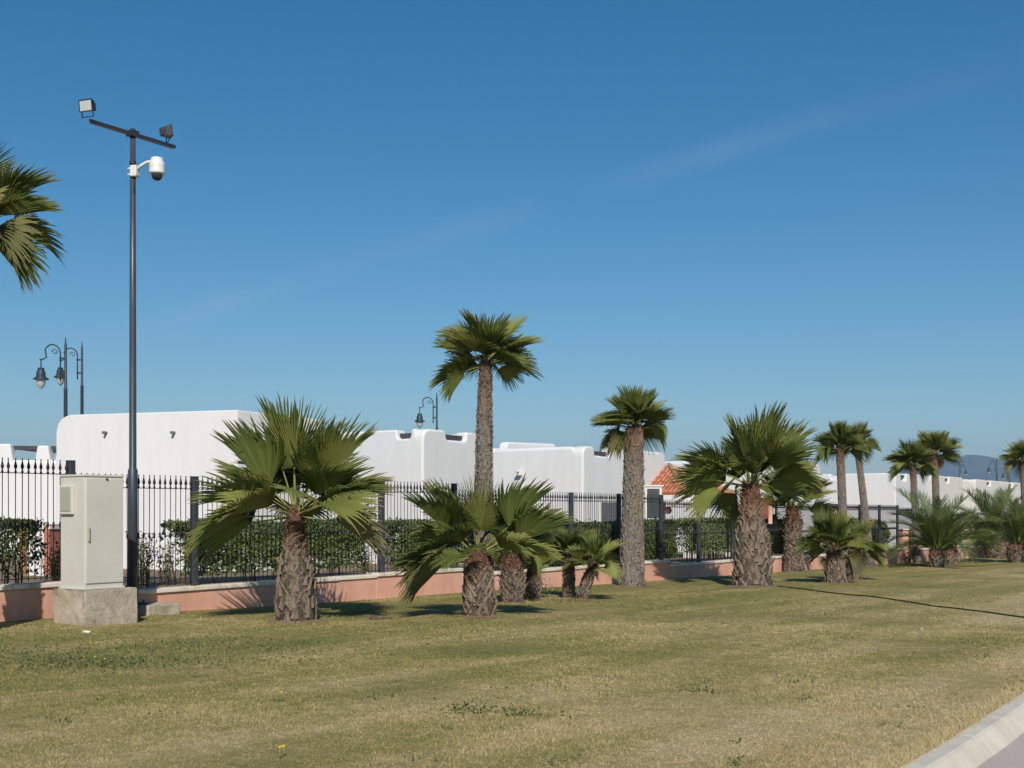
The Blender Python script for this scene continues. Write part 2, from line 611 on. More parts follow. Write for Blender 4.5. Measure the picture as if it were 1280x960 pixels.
class MB:
    """collects simple solids for ONE mesh"""
    def __init__(self):
        self.bm = bmesh.new()

    def box(self, c, size, rz=0.0, rx=0.0, ry=0.0, bev=0.0, seg=2):
        mat = Matrix.Translation(c) @ Matrix.Rotation(rz, 4, 'Z') @ Matrix.Rotation(ry, 4, 'Y') @ Matrix.Rotation(rx, 4, 'X') @ Matrix.Diagonal((*size, 1))
        r = bmesh.ops.create_cube(self.bm, size=1.0, matrix=mat)
        if bev:
            es = list({e for v in r['verts'] for e in v.link_edges})
            bmesh.ops.bevel(self.bm, geom=es, offset=bev, segments=seg, affect='EDGES', profile=0.5)
        return self

    def tube(self, pts, radii, n=10, caps=True):
        pts = [Vector(p) for p in pts]
        if not hasattr(radii, '__len__'):
            radii = [radii] * len(pts)
        rings = []
        ref = Vector((0, 0, 1))
        prev = None
        for i, p in enumerate(pts):
            a = pts[max(0, i - 1)]
            b = pts[min(len(pts) - 1, i + 1)]
            d = (b - a).normalized()
            if prev is None:
                x = d.cross(ref)
                if x.length < 1e-3:
                    x = d.cross(Vector((1, 0, 0)))
                x.normalize()
            else:
                x = (prev - d * prev.dot(d)).normalized()
            prev = x
            y = d.cross(x).normalized()
            rings.append([self.bm.verts.new(p + (x * math.cos(2 * math.pi * k / n) + y * math.sin(2 * math.pi * k / n)) * radii[i]) for k in range(n)])
        for r0, r1 in zip(rings, rings[1:]):
            for k in range(n):
                f = self.bm.faces.new((r0[k], r0[(k + 1) % n], r1[(k + 1) % n], r1[k]))
                f.smooth = True
        if caps:
            self.bm.faces.new(list(reversed(rings[0])))
            self.bm.faces.new(rings[-1])
        return self

    def lathe(self, prof, c=(0, 0, 0), n=20):
        c = Vector(c)
        rings = []
        for r, z in prof:
            if r < 1e-5:
                rings.append([self.bm.verts.new(c + Vector((0, 0, z)))])
            else:
                rings.append([self.bm.verts.new(c + Vector((r * math.cos(2 * math.pi * k / n), r * math.sin(2 * math.pi * k / n), z))) for k in range(n)])
        for r0, r1 in zip(rings, rings[1:]):
            for k in range(n):
                a, b = r0[k % len(r0)], r0[(k + 1) % len(r0)]
                d, e = r1[k % len(r1)], r1[(k + 1) % len(r1)]
                vs_ = []
                for v in (a, b, e, d):
                    if v not in vs_:
                        vs_.append(v)
                if len(vs_) >= 3:
                    try:
                        f = self.bm.faces.new(vs_)
                        f.smooth = True
                    except ValueError:
                        pass
        return self

    def prism(self, poly, o, ax, ay, az, depth, bev=0.0, seg=3, smooth=True):
        """polygon in the (ax, ay) plane at o, extruded by depth along az"""
        b2 = bmesh.new()
        v0 = [b2.verts.new(o + ax * p[0] + ay * p[1]) for p in poly]
        f = b2.faces.new(v0)
        r = bmesh.ops.extrude_face_region(b2, geom=[f])
        vv = [g for g in r['geom'] if isinstance(g, bmesh.types.BMVert)]
        bmesh.ops.translate(b2, verts=vv, vec=az * depth)
        bmesh.ops.recalc_face_normals(b2, faces=b2.faces)
        if bev:
            es = [e for e in b2.edges if e.calc_face_angle(0) > 0.6]
            r2 = bmesh.ops.bevel(b2, geom=es, offset=bev, segments=seg, affect='EDGES', profile=0.5, clamp_overlap=True)
            if smooth:
                for ff in r2['faces']:
                    ff.smooth = True
        tmp = bpy.data.meshes.new('tmp')
        b2.to_mesh(tmp)
        b2.free()
        self.bm.from_mesh(tmp)
        bpy.data.meshes.remove(tmp)
        return self

    def mesh(self, name, mat):
        bmesh.ops.recalc_face_normals(self.bm, faces=self.bm.faces)
        me = bpy.data.meshes.new(name)
        self.bm.to_mesh(me)
        self.bm.free()
        for m in (mat if isinstance(mat, (list, tuple)) else [mat]):
            me.materials.append(m)
        return me

    def build(self, name, mat, parent=None, loc=(0, 0, 0), rot=(0, 0, 0)):
        return obj(name, self.mesh(name, mat), parent, loc, rot)


def fillet(pts, rad, seg=5):
    """round the corners of a closed 2-D polygon; rad one number or one per corner"""
    n = len(pts)
    out = []
    for i in range(n):
        p = Vector(pts[i]); a = Vector(pts[i - 1]); b = Vector(pts[(i + 1) % n])
        r = rad[i] if hasattr(rad, '__len__') else rad
        r = min(r, (a - p).length * 0.45, (b - p).length * 0.45)
        if r < 1e-3:
            out.append((p.x, p.y)); continue
        p0 = p + (a - p).normalized() * r
        p1 = p + (b - p).normalized() * r
        for k in range(seg + 1):
            u = k / seg
            q = p0 * (1 - u) ** 2 + p * 2 * u * (1 - u) + p1 * u * u
            out.append((q.x, q.y))
    return out


UP = Vector((0, 0, 1))

# ------------------------------------------------------------------ ground, lawn, kerb, road
def build_ground():
    S = 20000
    g = mesh_np('ground', np.array([(-S, -200, -2.6), (S, -200, -2.6), (S, S, -2.6), (-S, S, -2.6)], float), [(0, 1, 2, 3)], M['far_ground'])
    tag(obj('ground', g), kind='structure')

    K1 = on_lawn(1131, 960); K2 = on_lawn(1281, 866)
    kd = (K2 - K1); kd.z = 0; kd.normalize()
    kn = Vector((kd.y, -kd.x, 0))           # towards the road

    # lawn sheet between the kerb line and the wall
    ns, nt_ = 230, 60
    V = []; F = []
    for a in range(ns + 1):
        s = -30 + 230 * (a / ns) ** 1.25
        w0 = st(s, 0.18)
        # kerb point on the line through w0 along -TB
        d = -TB
        den = d.x * kd.y - d.y * kd.x
        q = K1 - w0
        lam = (q.x * kd.y - q.y * kd.x) / den
        for b in range(nt_ + 1):
            p = w0 + d * (lam * b / nt_)
            V.append((p.x, p.y, lawn_z(p.x, p.y)))
    for a in range(ns):
        for b in range(nt_):
            i = a * (nt_ + 1) + b
            F.append((i, i + nt_ + 1, i + nt_ + 2, i + 1))
    lawn = obj('lawn', mesh_np('lawn', np.array(V), np.array(F)[:, ::-1].copy(), M['lawn'], smooth=True))
    tag(lawn, kind='structure')

    # kerb stones, each a piece
    kerb = bpy.data.objects.new('kerb', None); link(kerb); tag(kerb, kind='structure')
    prof = [(0.0, -0.3), (0.0, 0.012), (0.012, 0.02), (0.125, 0.02), (0.15, 0.008), (0.25, -0.105), (0.255, -0.3)]
    me = MB().prism(prof, Vector((0, 0, 0)), Vector((0, -1, 0)), UP, Vector((1, 0, 0)), 0.986, bev=0.0, seg=1, smooth=False).mesh('kerb_stone', M['kerb'])
    rnd = random.Random(4)
    for i in range(-10, 40):
        p = K1 + kd * (i * 1.0 + 0.33)
        p.z = lawn_z(p.x, p.y) + rnd.uniform(-0.004, 0.004)
        slope = (lawn_z(p.x + kd.x, p.y + kd.y) - lawn_z(p.x, p.y))
        o = obj('kerb_stone', me, kerb, p, (0, -math.atan(slope), math.atan2(kd.y, kd.x) + rnd.uniform(-0.003, 0.003)))

    # road sheet and gutter strip
    V = []; F = []
    offs = [0.24, 1.5, 4, 9]
    L = [-30 + 4 * j for j in range(60)]
    for l in L:
        for b in offs:
            p = K1 + kd * l + kn * b
            pk = K1 + kd * l
            V.append((p.x, p.y, lawn_z(pk.x, pk.y) - 0.105 + 0.012 * min(b, 3)))
    n = len(offs)
    for a in range(len(L) - 1):
        for b in range(n - 1):
            i = a * n + b
            F.append((i, i + 1, i + n + 1, i + n))
    tag(obj('road', mesh_np('road', np.array(V), np.array(F), M['road'])), kind='structure')

    # garden ground behind the wall
    V = []; F = []
    L = list(range(-30, 200, 4)); T = [0.12, 1.5, 5, 12, 40, 90]
    for l in L:
        for t in T:
            p = st(l, t)
            V.append((p.x, p.y, lawn_st(l) + 0.36 + (0.06 if 1 < t < 3 else 0.0)))
    n = len(T)
    for a in range(len(L) - 1):
        for b in range(n - 1):
            i = a * n + b
            F.append((i, i + n, i + n + 1, i + 1))
    tag(obj('garden_ground', mesh_np('garden_ground', np.array(V), np.array(F), M['soil'])), kind='structure')
    return K1, kd, kn


K1, KD, KN = build_ground()


def build_grass():
    rng = np.random.default_rng(7)
    # candidate tufts inside the view wedge, thinning with distance
    pts = []
    for (d0, d1, dens) in ((5.5, 9.5, 1300), (9.5, 13, 800), (13, 18, 340), (18, 26, 110), (26, 44, 28)):
        xw = 0.50 * d1
        n = int((d1 - d0) * 2 * xw * dens)
        x = rng.uniform(-xw, xw, n); y = rng.uniform(d0, d1, n)
        keep = np.abs(x) < 0.50 * y + 0.3
        x, y = x[keep], y[keep]
        # inside the lawn: between kerb and wall
        kk = (x - K1.x) * KN.x + (y - K1.y) * KN.y
        tt = (x - P0.x) * TB.x + (y - P0.y) * TB.y
        keep = (kk < -0.01) & (tt < -0.02)
        pts.append(np.stack([x[keep], y[keep]], 1))
    nk = 5200
    lk = rng.uniform(-3, 12, nk); ok_ = -np.abs(rng.normal(0, 0.07, nk)) + 0.015
    pts.append(np.stack([K1.x + KD.x * lk + KN.x * ok_, K1.y + KD.y * lk + KN.y * ok_], 1))
    P = np.concatenate(pts)
    n = len(P)
    s = (P[:, 0] - P0.x) * U.x + (P[:, 1] - P0.y) * U.y
    i = s / STEP
    z = 0.03 - 0.038 * i + 0.00025 * i * i
    x, y = P[:, 0], P[:, 1]
    z += 0.018 * np.sin(0.55 * x + 0.31 * y) * np.sin(0.23 * y - 0.4 * x + 1.0) + 0.010 * np.sin(1.3 * x - 0.9 * y)
    nb = 5
    N_ = n * nb
    bx = np.repeat(x, nb) + rng.normal(0, 0.022, N_)
    by = np.repeat(y, nb) + rng.normal(0, 0.022, N_)
    bz = np.repeat(z, nb) - 0.004
    dist = by
    # clumpier, taller grass in places
    clump = 0.5 + 0.5 * np.sin(1.7 * bx + 0.6 * by) * np.sin(1.1 * by - 0.8 * bx + 2)
    hgt = rng.uniform(0.008, 0.019, N_) * (0.7 + 0.7 * clump) * (1 + 0.6 * (rng.random(N_) < 0.04))
    hgt[-nk * nb:] = rng.uniform(0.02, 0.06, nk * nb)
    az = rng.uniform(0, 2 * np.pi, N_)
    lean = rng.uniform(0.3, 1.5, N_)
    wd = rng.uniform(0.0016, 0.0034, N_) * np.clip(dist / 9.0, 0.9, 2.6)
    dx, dy = np.cos(az), np.sin(az)
    a = rng.uniform(0, 2 * np.pi, N_)
    px, py = np.cos(a), np.sin(a)
    V = np.empty((N_, 3, 3))
    V[:, 0] = np.stack([bx - px * wd, by - py * wd, bz], 1)
    V[:, 1] = np.stack([bx + px * wd, by + py * wd, bz], 1)
    V[:, 2] = np.stack([bx + dx * hgt * lean, by + dy * hgt * lean, bz + hgt], 1)
    F = np.arange(N_ * 3).reshape(-1, 3)
    r = np.repeat(np.clip(np.repeat(rng.random(n), nb) * 0.6 + rng.random(N_) * 0.4, 0, 1), 3)
    me = mesh_np('grass', V.reshape(-1, 3), F, M['blade'], {'rnd': r})
    tag(obj('grass', me), 'short mown half dried grass over the whole lawn', 'grass', kind='stuff')
    return N_


print('grass blades', build_grass())

# ------------------------------------------------------------------ boundary wall and fence
SECT = [(-9.0, -4.0, 0.78), (-4.0, 0.06, 0.58), (0.06, 2.88, 0.40), (2.88, 4.06, 0.42), (4.06, 8.1, 0.29), (8.1, 11.6, 0.157),
        (11.6, 17.3, 0.10), (17.3, 21.5, 0.0), (21.5, 26, -0.1), (26, 32, -0.2), (32, 42, -0.3)]     # post index range, coping top


def cap_z(i):
    for a, b, z in SECT:
        if a <= i < b:
            return z
    return SECT[-1][2]


def build_wall():
    wall = thing('boundary_wall', 'low stepped terracotta rendered wall with pale coping along the lawn', 'wall', st(0, 0), FA)
    rnd = random.Random(11)
    cop = {}
    for (a, b, z) in SECT:
        s0, s1 = a * STEP, b * STEP
        zb = lawn_st(s1) - 0.5
        MB().box(((s0 + s1) / 2, 0, (zb + z - 0.075) / 2), (s1 - s0 - 0.004, 0.24, z - 0.075 - zb), bev=0.006, seg=1).build('wall_section', M['terracotta'], wall)
        n = max(1, round((s1 - s0) / 1.15))
        l = (s1 - s0) / n
        key = round(l, 3)
        if key not in cop:
            cop[key] = MB().box((0, 0, 0), (l - 0.008, 0.31, 0.07), bev=0.012, seg=2).mesh('coping_stone', M['coping'])
        for k in range(n):
            obj('coping_stone', cop[key], wall, (s0 + l * (k + 0.5), rnd.uniform(-.004, .004), z - 0.038 + rnd.uniform(-.004, .003)), (rnd.uniform(-.006, .006), rnd.uniform(-.003, .003), rnd.uniform(-.003, .003)))
    # tall terracotta pier where the boarded part starts
    s = 17.4 * STEP
    MB().box((s, -0.01, 0.25), (0.34, 0.36, 1.15), bev=0.01).build('pier', M['terracotta'], wall)
    MB().box((s, -0.01, 0.86), (0.42, 0.44, 0.06), bev=0.012).build('pier_cap', M['coping'], wall)


build_wall()


def picket_mesh():
    m = MB()
    H = 1.79
    r = 0.0066
    m.lathe([(0, 0.03), (r, 0.03), (r, 0.78), (0.010, 0.79), (0.017, 0.80), (0.017, 0.865), (0.010, 0.875), (r, 0.885), (r, 1.575),
             (0.018, 1.585), (0.018, 1.60), (0.009, 1.61), (0.012, 1.63), (0.026, 1.665), (0.021, 1.685), (0.0085, 1.74), (0.006, 1.76), (0.012, 1.775), (0.0, 1.79)], n=6)
    return m.mesh('picket', M['iron'])


def build_fence():
    fence = thing('iron_fence', 'dark iron railing with spear tipped bars and square posts on the low wall', 'fence', st(0, 0), FA)
    pm = picket_mesh()
    H = 1.79
    post = MB().box((0, 0, H / 2), (0.10, 0.10, H), bev=0.006, seg=1).box((0, 0, H + 0.008), (0.106, 0.106, 0.012)).mesh('post', M['post'])
    LAST = 19
    slots = []
    rail_cache = {}
    for i in range(-3, LAST):
        z = cap_z(i - 0.01) if i != 0 else 0.58
        if i in (3, 4, 8):
            z = max(cap_z(i - 0.2), cap_z(i + 0.01))
        zc = min(cap_z(i - 0.2), cap_z(i + 0.2))
        o = obj('post', post, fence, (i * STEP, 0, z - 0.02))
        # panel to the next post
        zz = cap_z(i + 0.5)
        n = 22
        rl = STEP - 0.105
        for zr in (0.065, 1.575):
            if 'r' not in rail_cache:
                rail_cache['r'] = MB().box((0, 0, 0), (rl, 0.028, 0.012)).mesh('rail', M['iron'])
            obj('rail', rail_cache['r'], fence, ((i + 0.5) * STEP, 0, zz + zr))
        for k in range(n):
            slots.append(((i + (k + 0.75) / (n + 0.5)) * STEP, zz))
    # the bars that show largest are pieces of their own; the far rest is one part
    vis = [q for q in slots if q[0] > -1.2 * STEP]
    near, rest = vis[:300], vis[300:] + [q for q in slots if q[0] <= -1.2 * STEP]
    rnd = random.Random(5)
    for (s, z) in near:
        obj('picket', pm, fence, (s + rnd.uniform(-.003, .003), 0, z), (rnd.uniform(-.004, .004), rnd.uniform(-.004, .004), rnd.uniform(0, 1)))
    bm = bmesh.new()
    for (s, z) in rest:
        n0 = len(bm.verts)
        bm.from_mesh(pm)
        bm.verts.ensure_lookup_table()
        for v in bm.verts[n0:]:
            v.co += Vector((s, 0, z))
    me = bpy.data.meshes.new('far_pickets'); bm.to_mesh(me); bm.free(); me.materials.append(M['iron'])
    tag(obj('far_pickets', me, fence), kind='stuff')


build_fence()


def build_screens():
    rnd = random.Random(3)
    labels = ['pale vertical board screen behind the wall left of the feather palms', 'pale vertical board screen glimpsed between the feather palms',]
    for n_, (a, b) in enumerate(((17.75, 20.2), (21.6, 24.6))):
        s0, s1 = a * STEP, b * STEP
        z0 = cap_z((a + b) / 2) - 0.02
        sc = thing('board_screen', labels[n_], 'fence', st(s0, 0.02, z0), FA, 'board screens on the far wall')
        n = int((s1 - s0) / 0.30)
        me = MB().box((0, 0, 0.60), (0.24, 0.025, 1.1), bev=0.004, seg=1).mesh('board', M['wood'])
        for k in range(n):
            obj('board', me, sc, (0.15 + k * 0.30, 0, 0), (0, 0, 0), (1, 1, rnd.uniform(0.97, 1.02)))
        for zz in (0.25, 0.95):
            MB().box(((s1 - s0) / 2, 0.035, zz), (s1 - s0, 0.04, 0.06)).build('rail', M['wood'], sc)


build_screens()

# ------------------------------------------------------------------ houses
SF = 7.77 ; TF = 5.0          # facade line: s of the first house corner, t of the facade


def wall_poly(k0, k1, z0, zt, notches):
    pts = [(k0, z0), (k0, zt)]
    rad = [0.0, 0.34]
    for (a, b, zn) in notches:
        pts += [(a, zt), (a + 0.03, zn), (b - 0.03, zn), (b, zt)]
        rad += [0.3, 0.10, 0.10, 0.08]
    pts += [(k1, zt), (k1, z0)]
    rad += [0.34, 0.0]
    return fillet(pts, rad)


def house(label, k0, k1, w, zt, front=(), left=(), beams=(), mat='stucco', group='white houses behind the fence'):
    """k along the facade from the first house corner; w = depth of the left side wall"""
    h = thing('white_house', label, 'house', st(SF + k0, TF), FA, group)
    X = Vector((1, 0, 0)); Y = Vector((0, 1, 0))
    z0 = -1.2
    L = k1 - k0
    MB().prism(wall_poly(0, L, z0, zt, front), Vector((0, 0, 0)), X, UP, Y, 0.42, bev=0.11, seg=3).build('front_wall', M[mat], h)
    MB().prism(wall_poly(0.25, w, z0, zt - 0.004, left), Vector((0.004, 0, 0)), Y, UP, X, 0.42, bev=0.11, seg=3).build('side_wall', M[mat], h)
    MB().prism(wall_poly(0.25, w, z0, zt - 0.03, ()), Vector((L - 0.424, 0, 0)), Y, UP, X, 0.42, bev=0.11, seg=3).build('side_wall', M[mat], h)
    MB().prism(wall_poly(0.05, L - 0.05, z0, zt + 0.05, ()), Vector((0, w - 0.02, 0)), X, UP, Y, 0.42, bev=0.11, seg=3).build('back_wall', M[mat], h)
    MB().box((L / 2, w / 2 + 0.1, zt - 0.95), (L - 0.5, w - 0.5, 0.2)).build('roof_slab', M[mat], h)
    for (p, q, zz, side) in beams:
        b = MB()
        if side == 'f':
            b.box(((p + q) / 2, 0.22, zz), (q - p, 0.16, 0.13))
        else:
            b.box((0.22, (p + q) / 2, zz), (0.16, q - p, 0.13))
        b.build('pergola_beam', M['brown_beam'], h)
    return h


def window_front(h, x0, x1, z0, z1, shutter=True):
    wn_ = MB()
    fw = 0.06
    for (a, b, c, d) in ((x0, x1, z0, z0 + fw), (x0, x1, z1 - fw, z1), (x0, x0 + fw, z0 + fw, z1 - fw), (x1 - fw, x1, z0 + fw, z1 - fw)):
        wn_.box(((a + b) / 2, -0.012, (c + d) / 2), (b - a, 0.05, d - c))
    f = wn_.build('window', M['white_plastic'], h)
    if shutter:
        n = max(3, int((z1 - z0 - 2 * fw) / 0.075))
        dz = (z1 - z0 - 2 * fw) / n
        me = MB().box((0, 0, 0), (x1 - x0 - 2 * fw, 0.02, dz * 0.86), rx=0.2).mesh('slat', M['shutter'])
        for k in range(n):
            obj('slat', me, f, ((x0 + x1) / 2, -0.015, z0 + fw + dz * (k + 0.5)))
    else:
        MB().box(((x0 + x1) / 2, -0.006, (z0 + z1) / 2), (x1 - x0 - 2 * fw, 0.02, z1 - z0 - 2 * fw)).build('pane', M['glass'], f)
        MB().box(((x0 + x1) / 2, -0.014, (z0 + z1) / 2), (0.04, 0.03, z1 - z0 - 2 * fw)).build('mullion', M['white_plastic'], f)


def spout(h, p, n, part='spout'):
    """short roof drain pipe p (local) pointing along n"""
    n = Vector(n).normalized()
    p = Vector(p)
    MB().tube([p - n * 0.05, p + n * 0.13, p + n * 0.14], [0.036, 0.036, 0.024], 8).build(part, M['dark_door'], h)


def build_houses():
    # leftmost house: blank wall with rounded parapet, slightly out of line with the rest
    c0 = at(297, 512, 27.0); c1 = at(70, 519, 28.5)
    A = thing('white_house', 'large blank white house behind the grey cabinet and lamp mast', 'house', (c0.x, c0.y, 0), 0, 'white houses behind the fence')
    zt = 3.9
    la = Vector((c1.x - c0.x, c1.y - c0.y, 0)); wl = la.length; la.normalize()
    ln = Vector((la.y, -la.x, 0))
    if ln.y > 0:
        ln = -ln
    MB().prism(fillet([(0, -1.2), (0, zt), (wl, zt), (wl, -1.2)], [0, 0.03, 0.5, 0], 8), Vector((0, 0, 0)), la, UP, -ln, 0.42, bev=0.06).build('front_wall', M['stucco'], A)
    MB().prism(fillet([(0.012, -1.2), (0.012, zt - 0.004), (2.9, zt - 0.06), (2.9, -1.2)], [0, 0.03, 0.4, 0], 6), TB * 0.006, U, UP, TB, 0.42, bev=0.06).build('side_wall', M['stucco'], A)
    MB().prism([(p.x, p.y) for p in (U * 0.3 + TB * 0.45 , U * 2.88 + TB * 0.3, U * 2.88 + TB * 5.0, la * (wl - 0.02) - ln * 5.0, la * (wl - 0.02) - ln * 0.3)], Vector((0, 0, -1.2)), Vector((1, 0, 0)), Vector((0, 1, 0)), UP, 4.3, bev=0.05).build('main_block', M['stucco'], A)
    for px in (133, 218):
        k = (px - 640) / FPX
        lam = (k * c0.y - c0.x) / (la.x - k * la.y)
        P = la * lam
        Y_ = (c0 + P).y
        spout(A, P + Vector((0, 0, EYE + (HORIZON - 541) / FPX * Y_)), ln)

    B = house('white house with rounded corner pier left of the tall palm', 6.54, 9.05, 4.2, 3.86,
              front=[(1.02, 1.95, 3.60)], left=[(0.42, 0.95, 3.60)], beams=[(0.9, 2.1, 3.69, 'f'), (0.35, 1.1, 3.69, 'l')])
    # projecting timber arm of the terrace, its shadow crosses the side wall
    MB().box((-0.62, 2.55, 2.02), (1.35, 0.16, 0.13)).build('projecting_beam', M['brown_beam'], B)
    MB().box((-0.01, 1.30, 0.55), (0.05, 0.62, 1.5), bev=0.01).build('door', M['dark_door'], B)
    f = MB().box((-0.004, 3.75, 1.62), (0.05, 0.75, 0.95), bev=0.01).build('window', M['white_plastic'], B)
    MB().box((-0.03, 3.75, 1.62), (0.02, 0.60, 0.80)).build('pane', M['shutter'], f)

    C = house('long white house with grey shuttered window between the two tall palms', 14.75, 20.5, 3.7, 3.76,
              front=[(0.72, 1.75, 3.46)], beams=[(0.6, 1.85, 3.56, 'f')])
    window_front(C, 1.05, 2.25, 0.55, 1.98)
    MB().prism(fillet([(0, 0), (0, 0.44), (3.2, 0.52), (3.2, 0)], [0, .2, .2, 0]), Vector((0.7, 3.55, 3.6)), Vector((1, 0, 0)), UP, Vector((0, 1, 0)), 0.35, bev=0.08).build('roof_parapet', M['stucco'], C)
    l = MB()
    l.box((-0.09, 2.45, 2.92), (0.16, 0.13, 0.20), bev=0.03)
    l.box((-0.20, 2.45, 2.98), (0.22, 0.10, 0.10), bev=0.03)
    l.build('wall_lamp', M['white_plastic'], C)

    Dh = house('white house behind the red tiled porch', 29.0, 36.0, 5.0, 3.85, front=[(1.2, 2.4, 3.4)], beams=[(1.1, 2.5, 3.66, 'f')])
    E = house('white house with pergola arm behind the pair of tall slim palms', 47.3, 53.2, 5.2, 3.75, front=[(0.9, 2.0, 3.35)], beams=[(0.8, 2.1, 3.6, 'f')],
              left=[(2.9, 3.7, 3.45)])
    MB().box((-1.0, 3.3, 1.98), (2.0, 0.18, 0.16)).build('projecting_beam', M['brown_beam'], E)
    MB().box((-0.9, 4.6, 1.98), (0.18, 2.6, 0.16)).build('projecting_beam', M['brown_beam'], E)
    spout(E, (-0.02, 1.9, 2.9), (-1, 0, 0))
    F_ = house('cream house right of the dead orange frond', 54.6, 61.2, 4.0, 3.8, front=[(2.4, 3.4, 3.4)], beams=[(2.3, 3.5, 3.62, 'f')], mat='cream')
    G = house('farthest long cream house under the mountain', 64.2, 80.0, 6.5, 3.78, front=[(3.0, 4.2, 3.4), (9.5, 10.7, 3.4)], beams=[(2.9, 4.3, 3.6, 'f'), (9.4, 10.8, 3.6, 'f')], mat='cream')
    # house set back between the porch and the far row
    H_ = house('white house with small roof openings behind the leaning palms', 33.5, 41.5, 3.6, 4.1, mat='stucco')
    H_.location += TB * 7.5
    for q in (1.2, 4.2):
        MB().box((q, -0.005, 3.55), (0.55, 0.03, 0.22)).build('roof_opening', M['dark_door'], H_)

    # house far left, lower, with roof terrace pergola
    zl = at(0, 560, 37.0)
    Lh = thing('white_house', 'low white house with roof terrace pergola at the left edge', 'house', (zl.x - 5, zl.y + 0.6, 0), R(-4), 'white houses behind the fence')
    MB().prism(fillet([(0, -1.2), (0, 3.22), (9.0, 3.22), (9.0, -1.2)], [0, .2, .2, 0]), Vector((0, 0, 0)), Vector((1, 0, 0)), UP, Vector((0, 1, 0)), 5.0, bev=0.12).build('wall', M['stucco'], Lh)
    for (x, w_, h_) in ((5.0, 0.42, 3.72), (6.25, 0.34, 3.66), (6.9, 0.36, 3.64)):
        MB().prism([(-w_ / 2 - .1, 3.1), (-w_ / 2, h_), (w_ / 2, h_), (w_ / 2 + .1, 3.1)], Vector((x, 0.02, 0)), Vector((1, 0, 0)), UP, Vector((0, 1, 0)), 0.34, bev=0.05).build('pillar', M['stucco'], Lh)
    MB().box((6.0, 0.3, 3.60), (2.6, 0.14, 0.12), ry=0.01).build('pergola_beam', M['brown_beam'], Lh)
    MB().box((6.0, 2.9, 3.62), (2.6, 0.14, 0.12), ry=0.01).build('pergola_beam', M['brown_beam'], Lh)
    for x in (5.2, 6.1, 7.0):
        MB().box((x, 1.6, 3.61), (0.10, 2.5, 0.10)).build('pergola_beam', M['brown_beam'], Lh)

    # small white meter housing with terracotta ends, seen through the railing
    p = at(53, 700, 24.0)
    mh = thing('meter_housing', 'white meter housing with red terracotta ends behind the left railing', 'utility box', (p.x, p.y, lawn_st(0) + 0.3), R(-15))
    MB().box((0, 0, 0.45), (0.42, 0.4, 0.95), bev=0.02).build('body', M['stucco'], mh)
    for sx in (-0.27, 0.27):
        MB().box((sx, -0.02, 0.50), (0.12, 0.46, 1.05), bev=0.01).build('end_pier', M['door_red'], mh)
    MB().box((0, 0, 0.965), (0.72, 0.5, 0.06)).build('cap', M['stucco'], mh)
    for sx in (-0.09, 0.09):
        MB().box((sx, -0.2, 0.72), (0.07, 0.02, 0.09)).build('opening', M['dark_door'], mh)


build_houses()


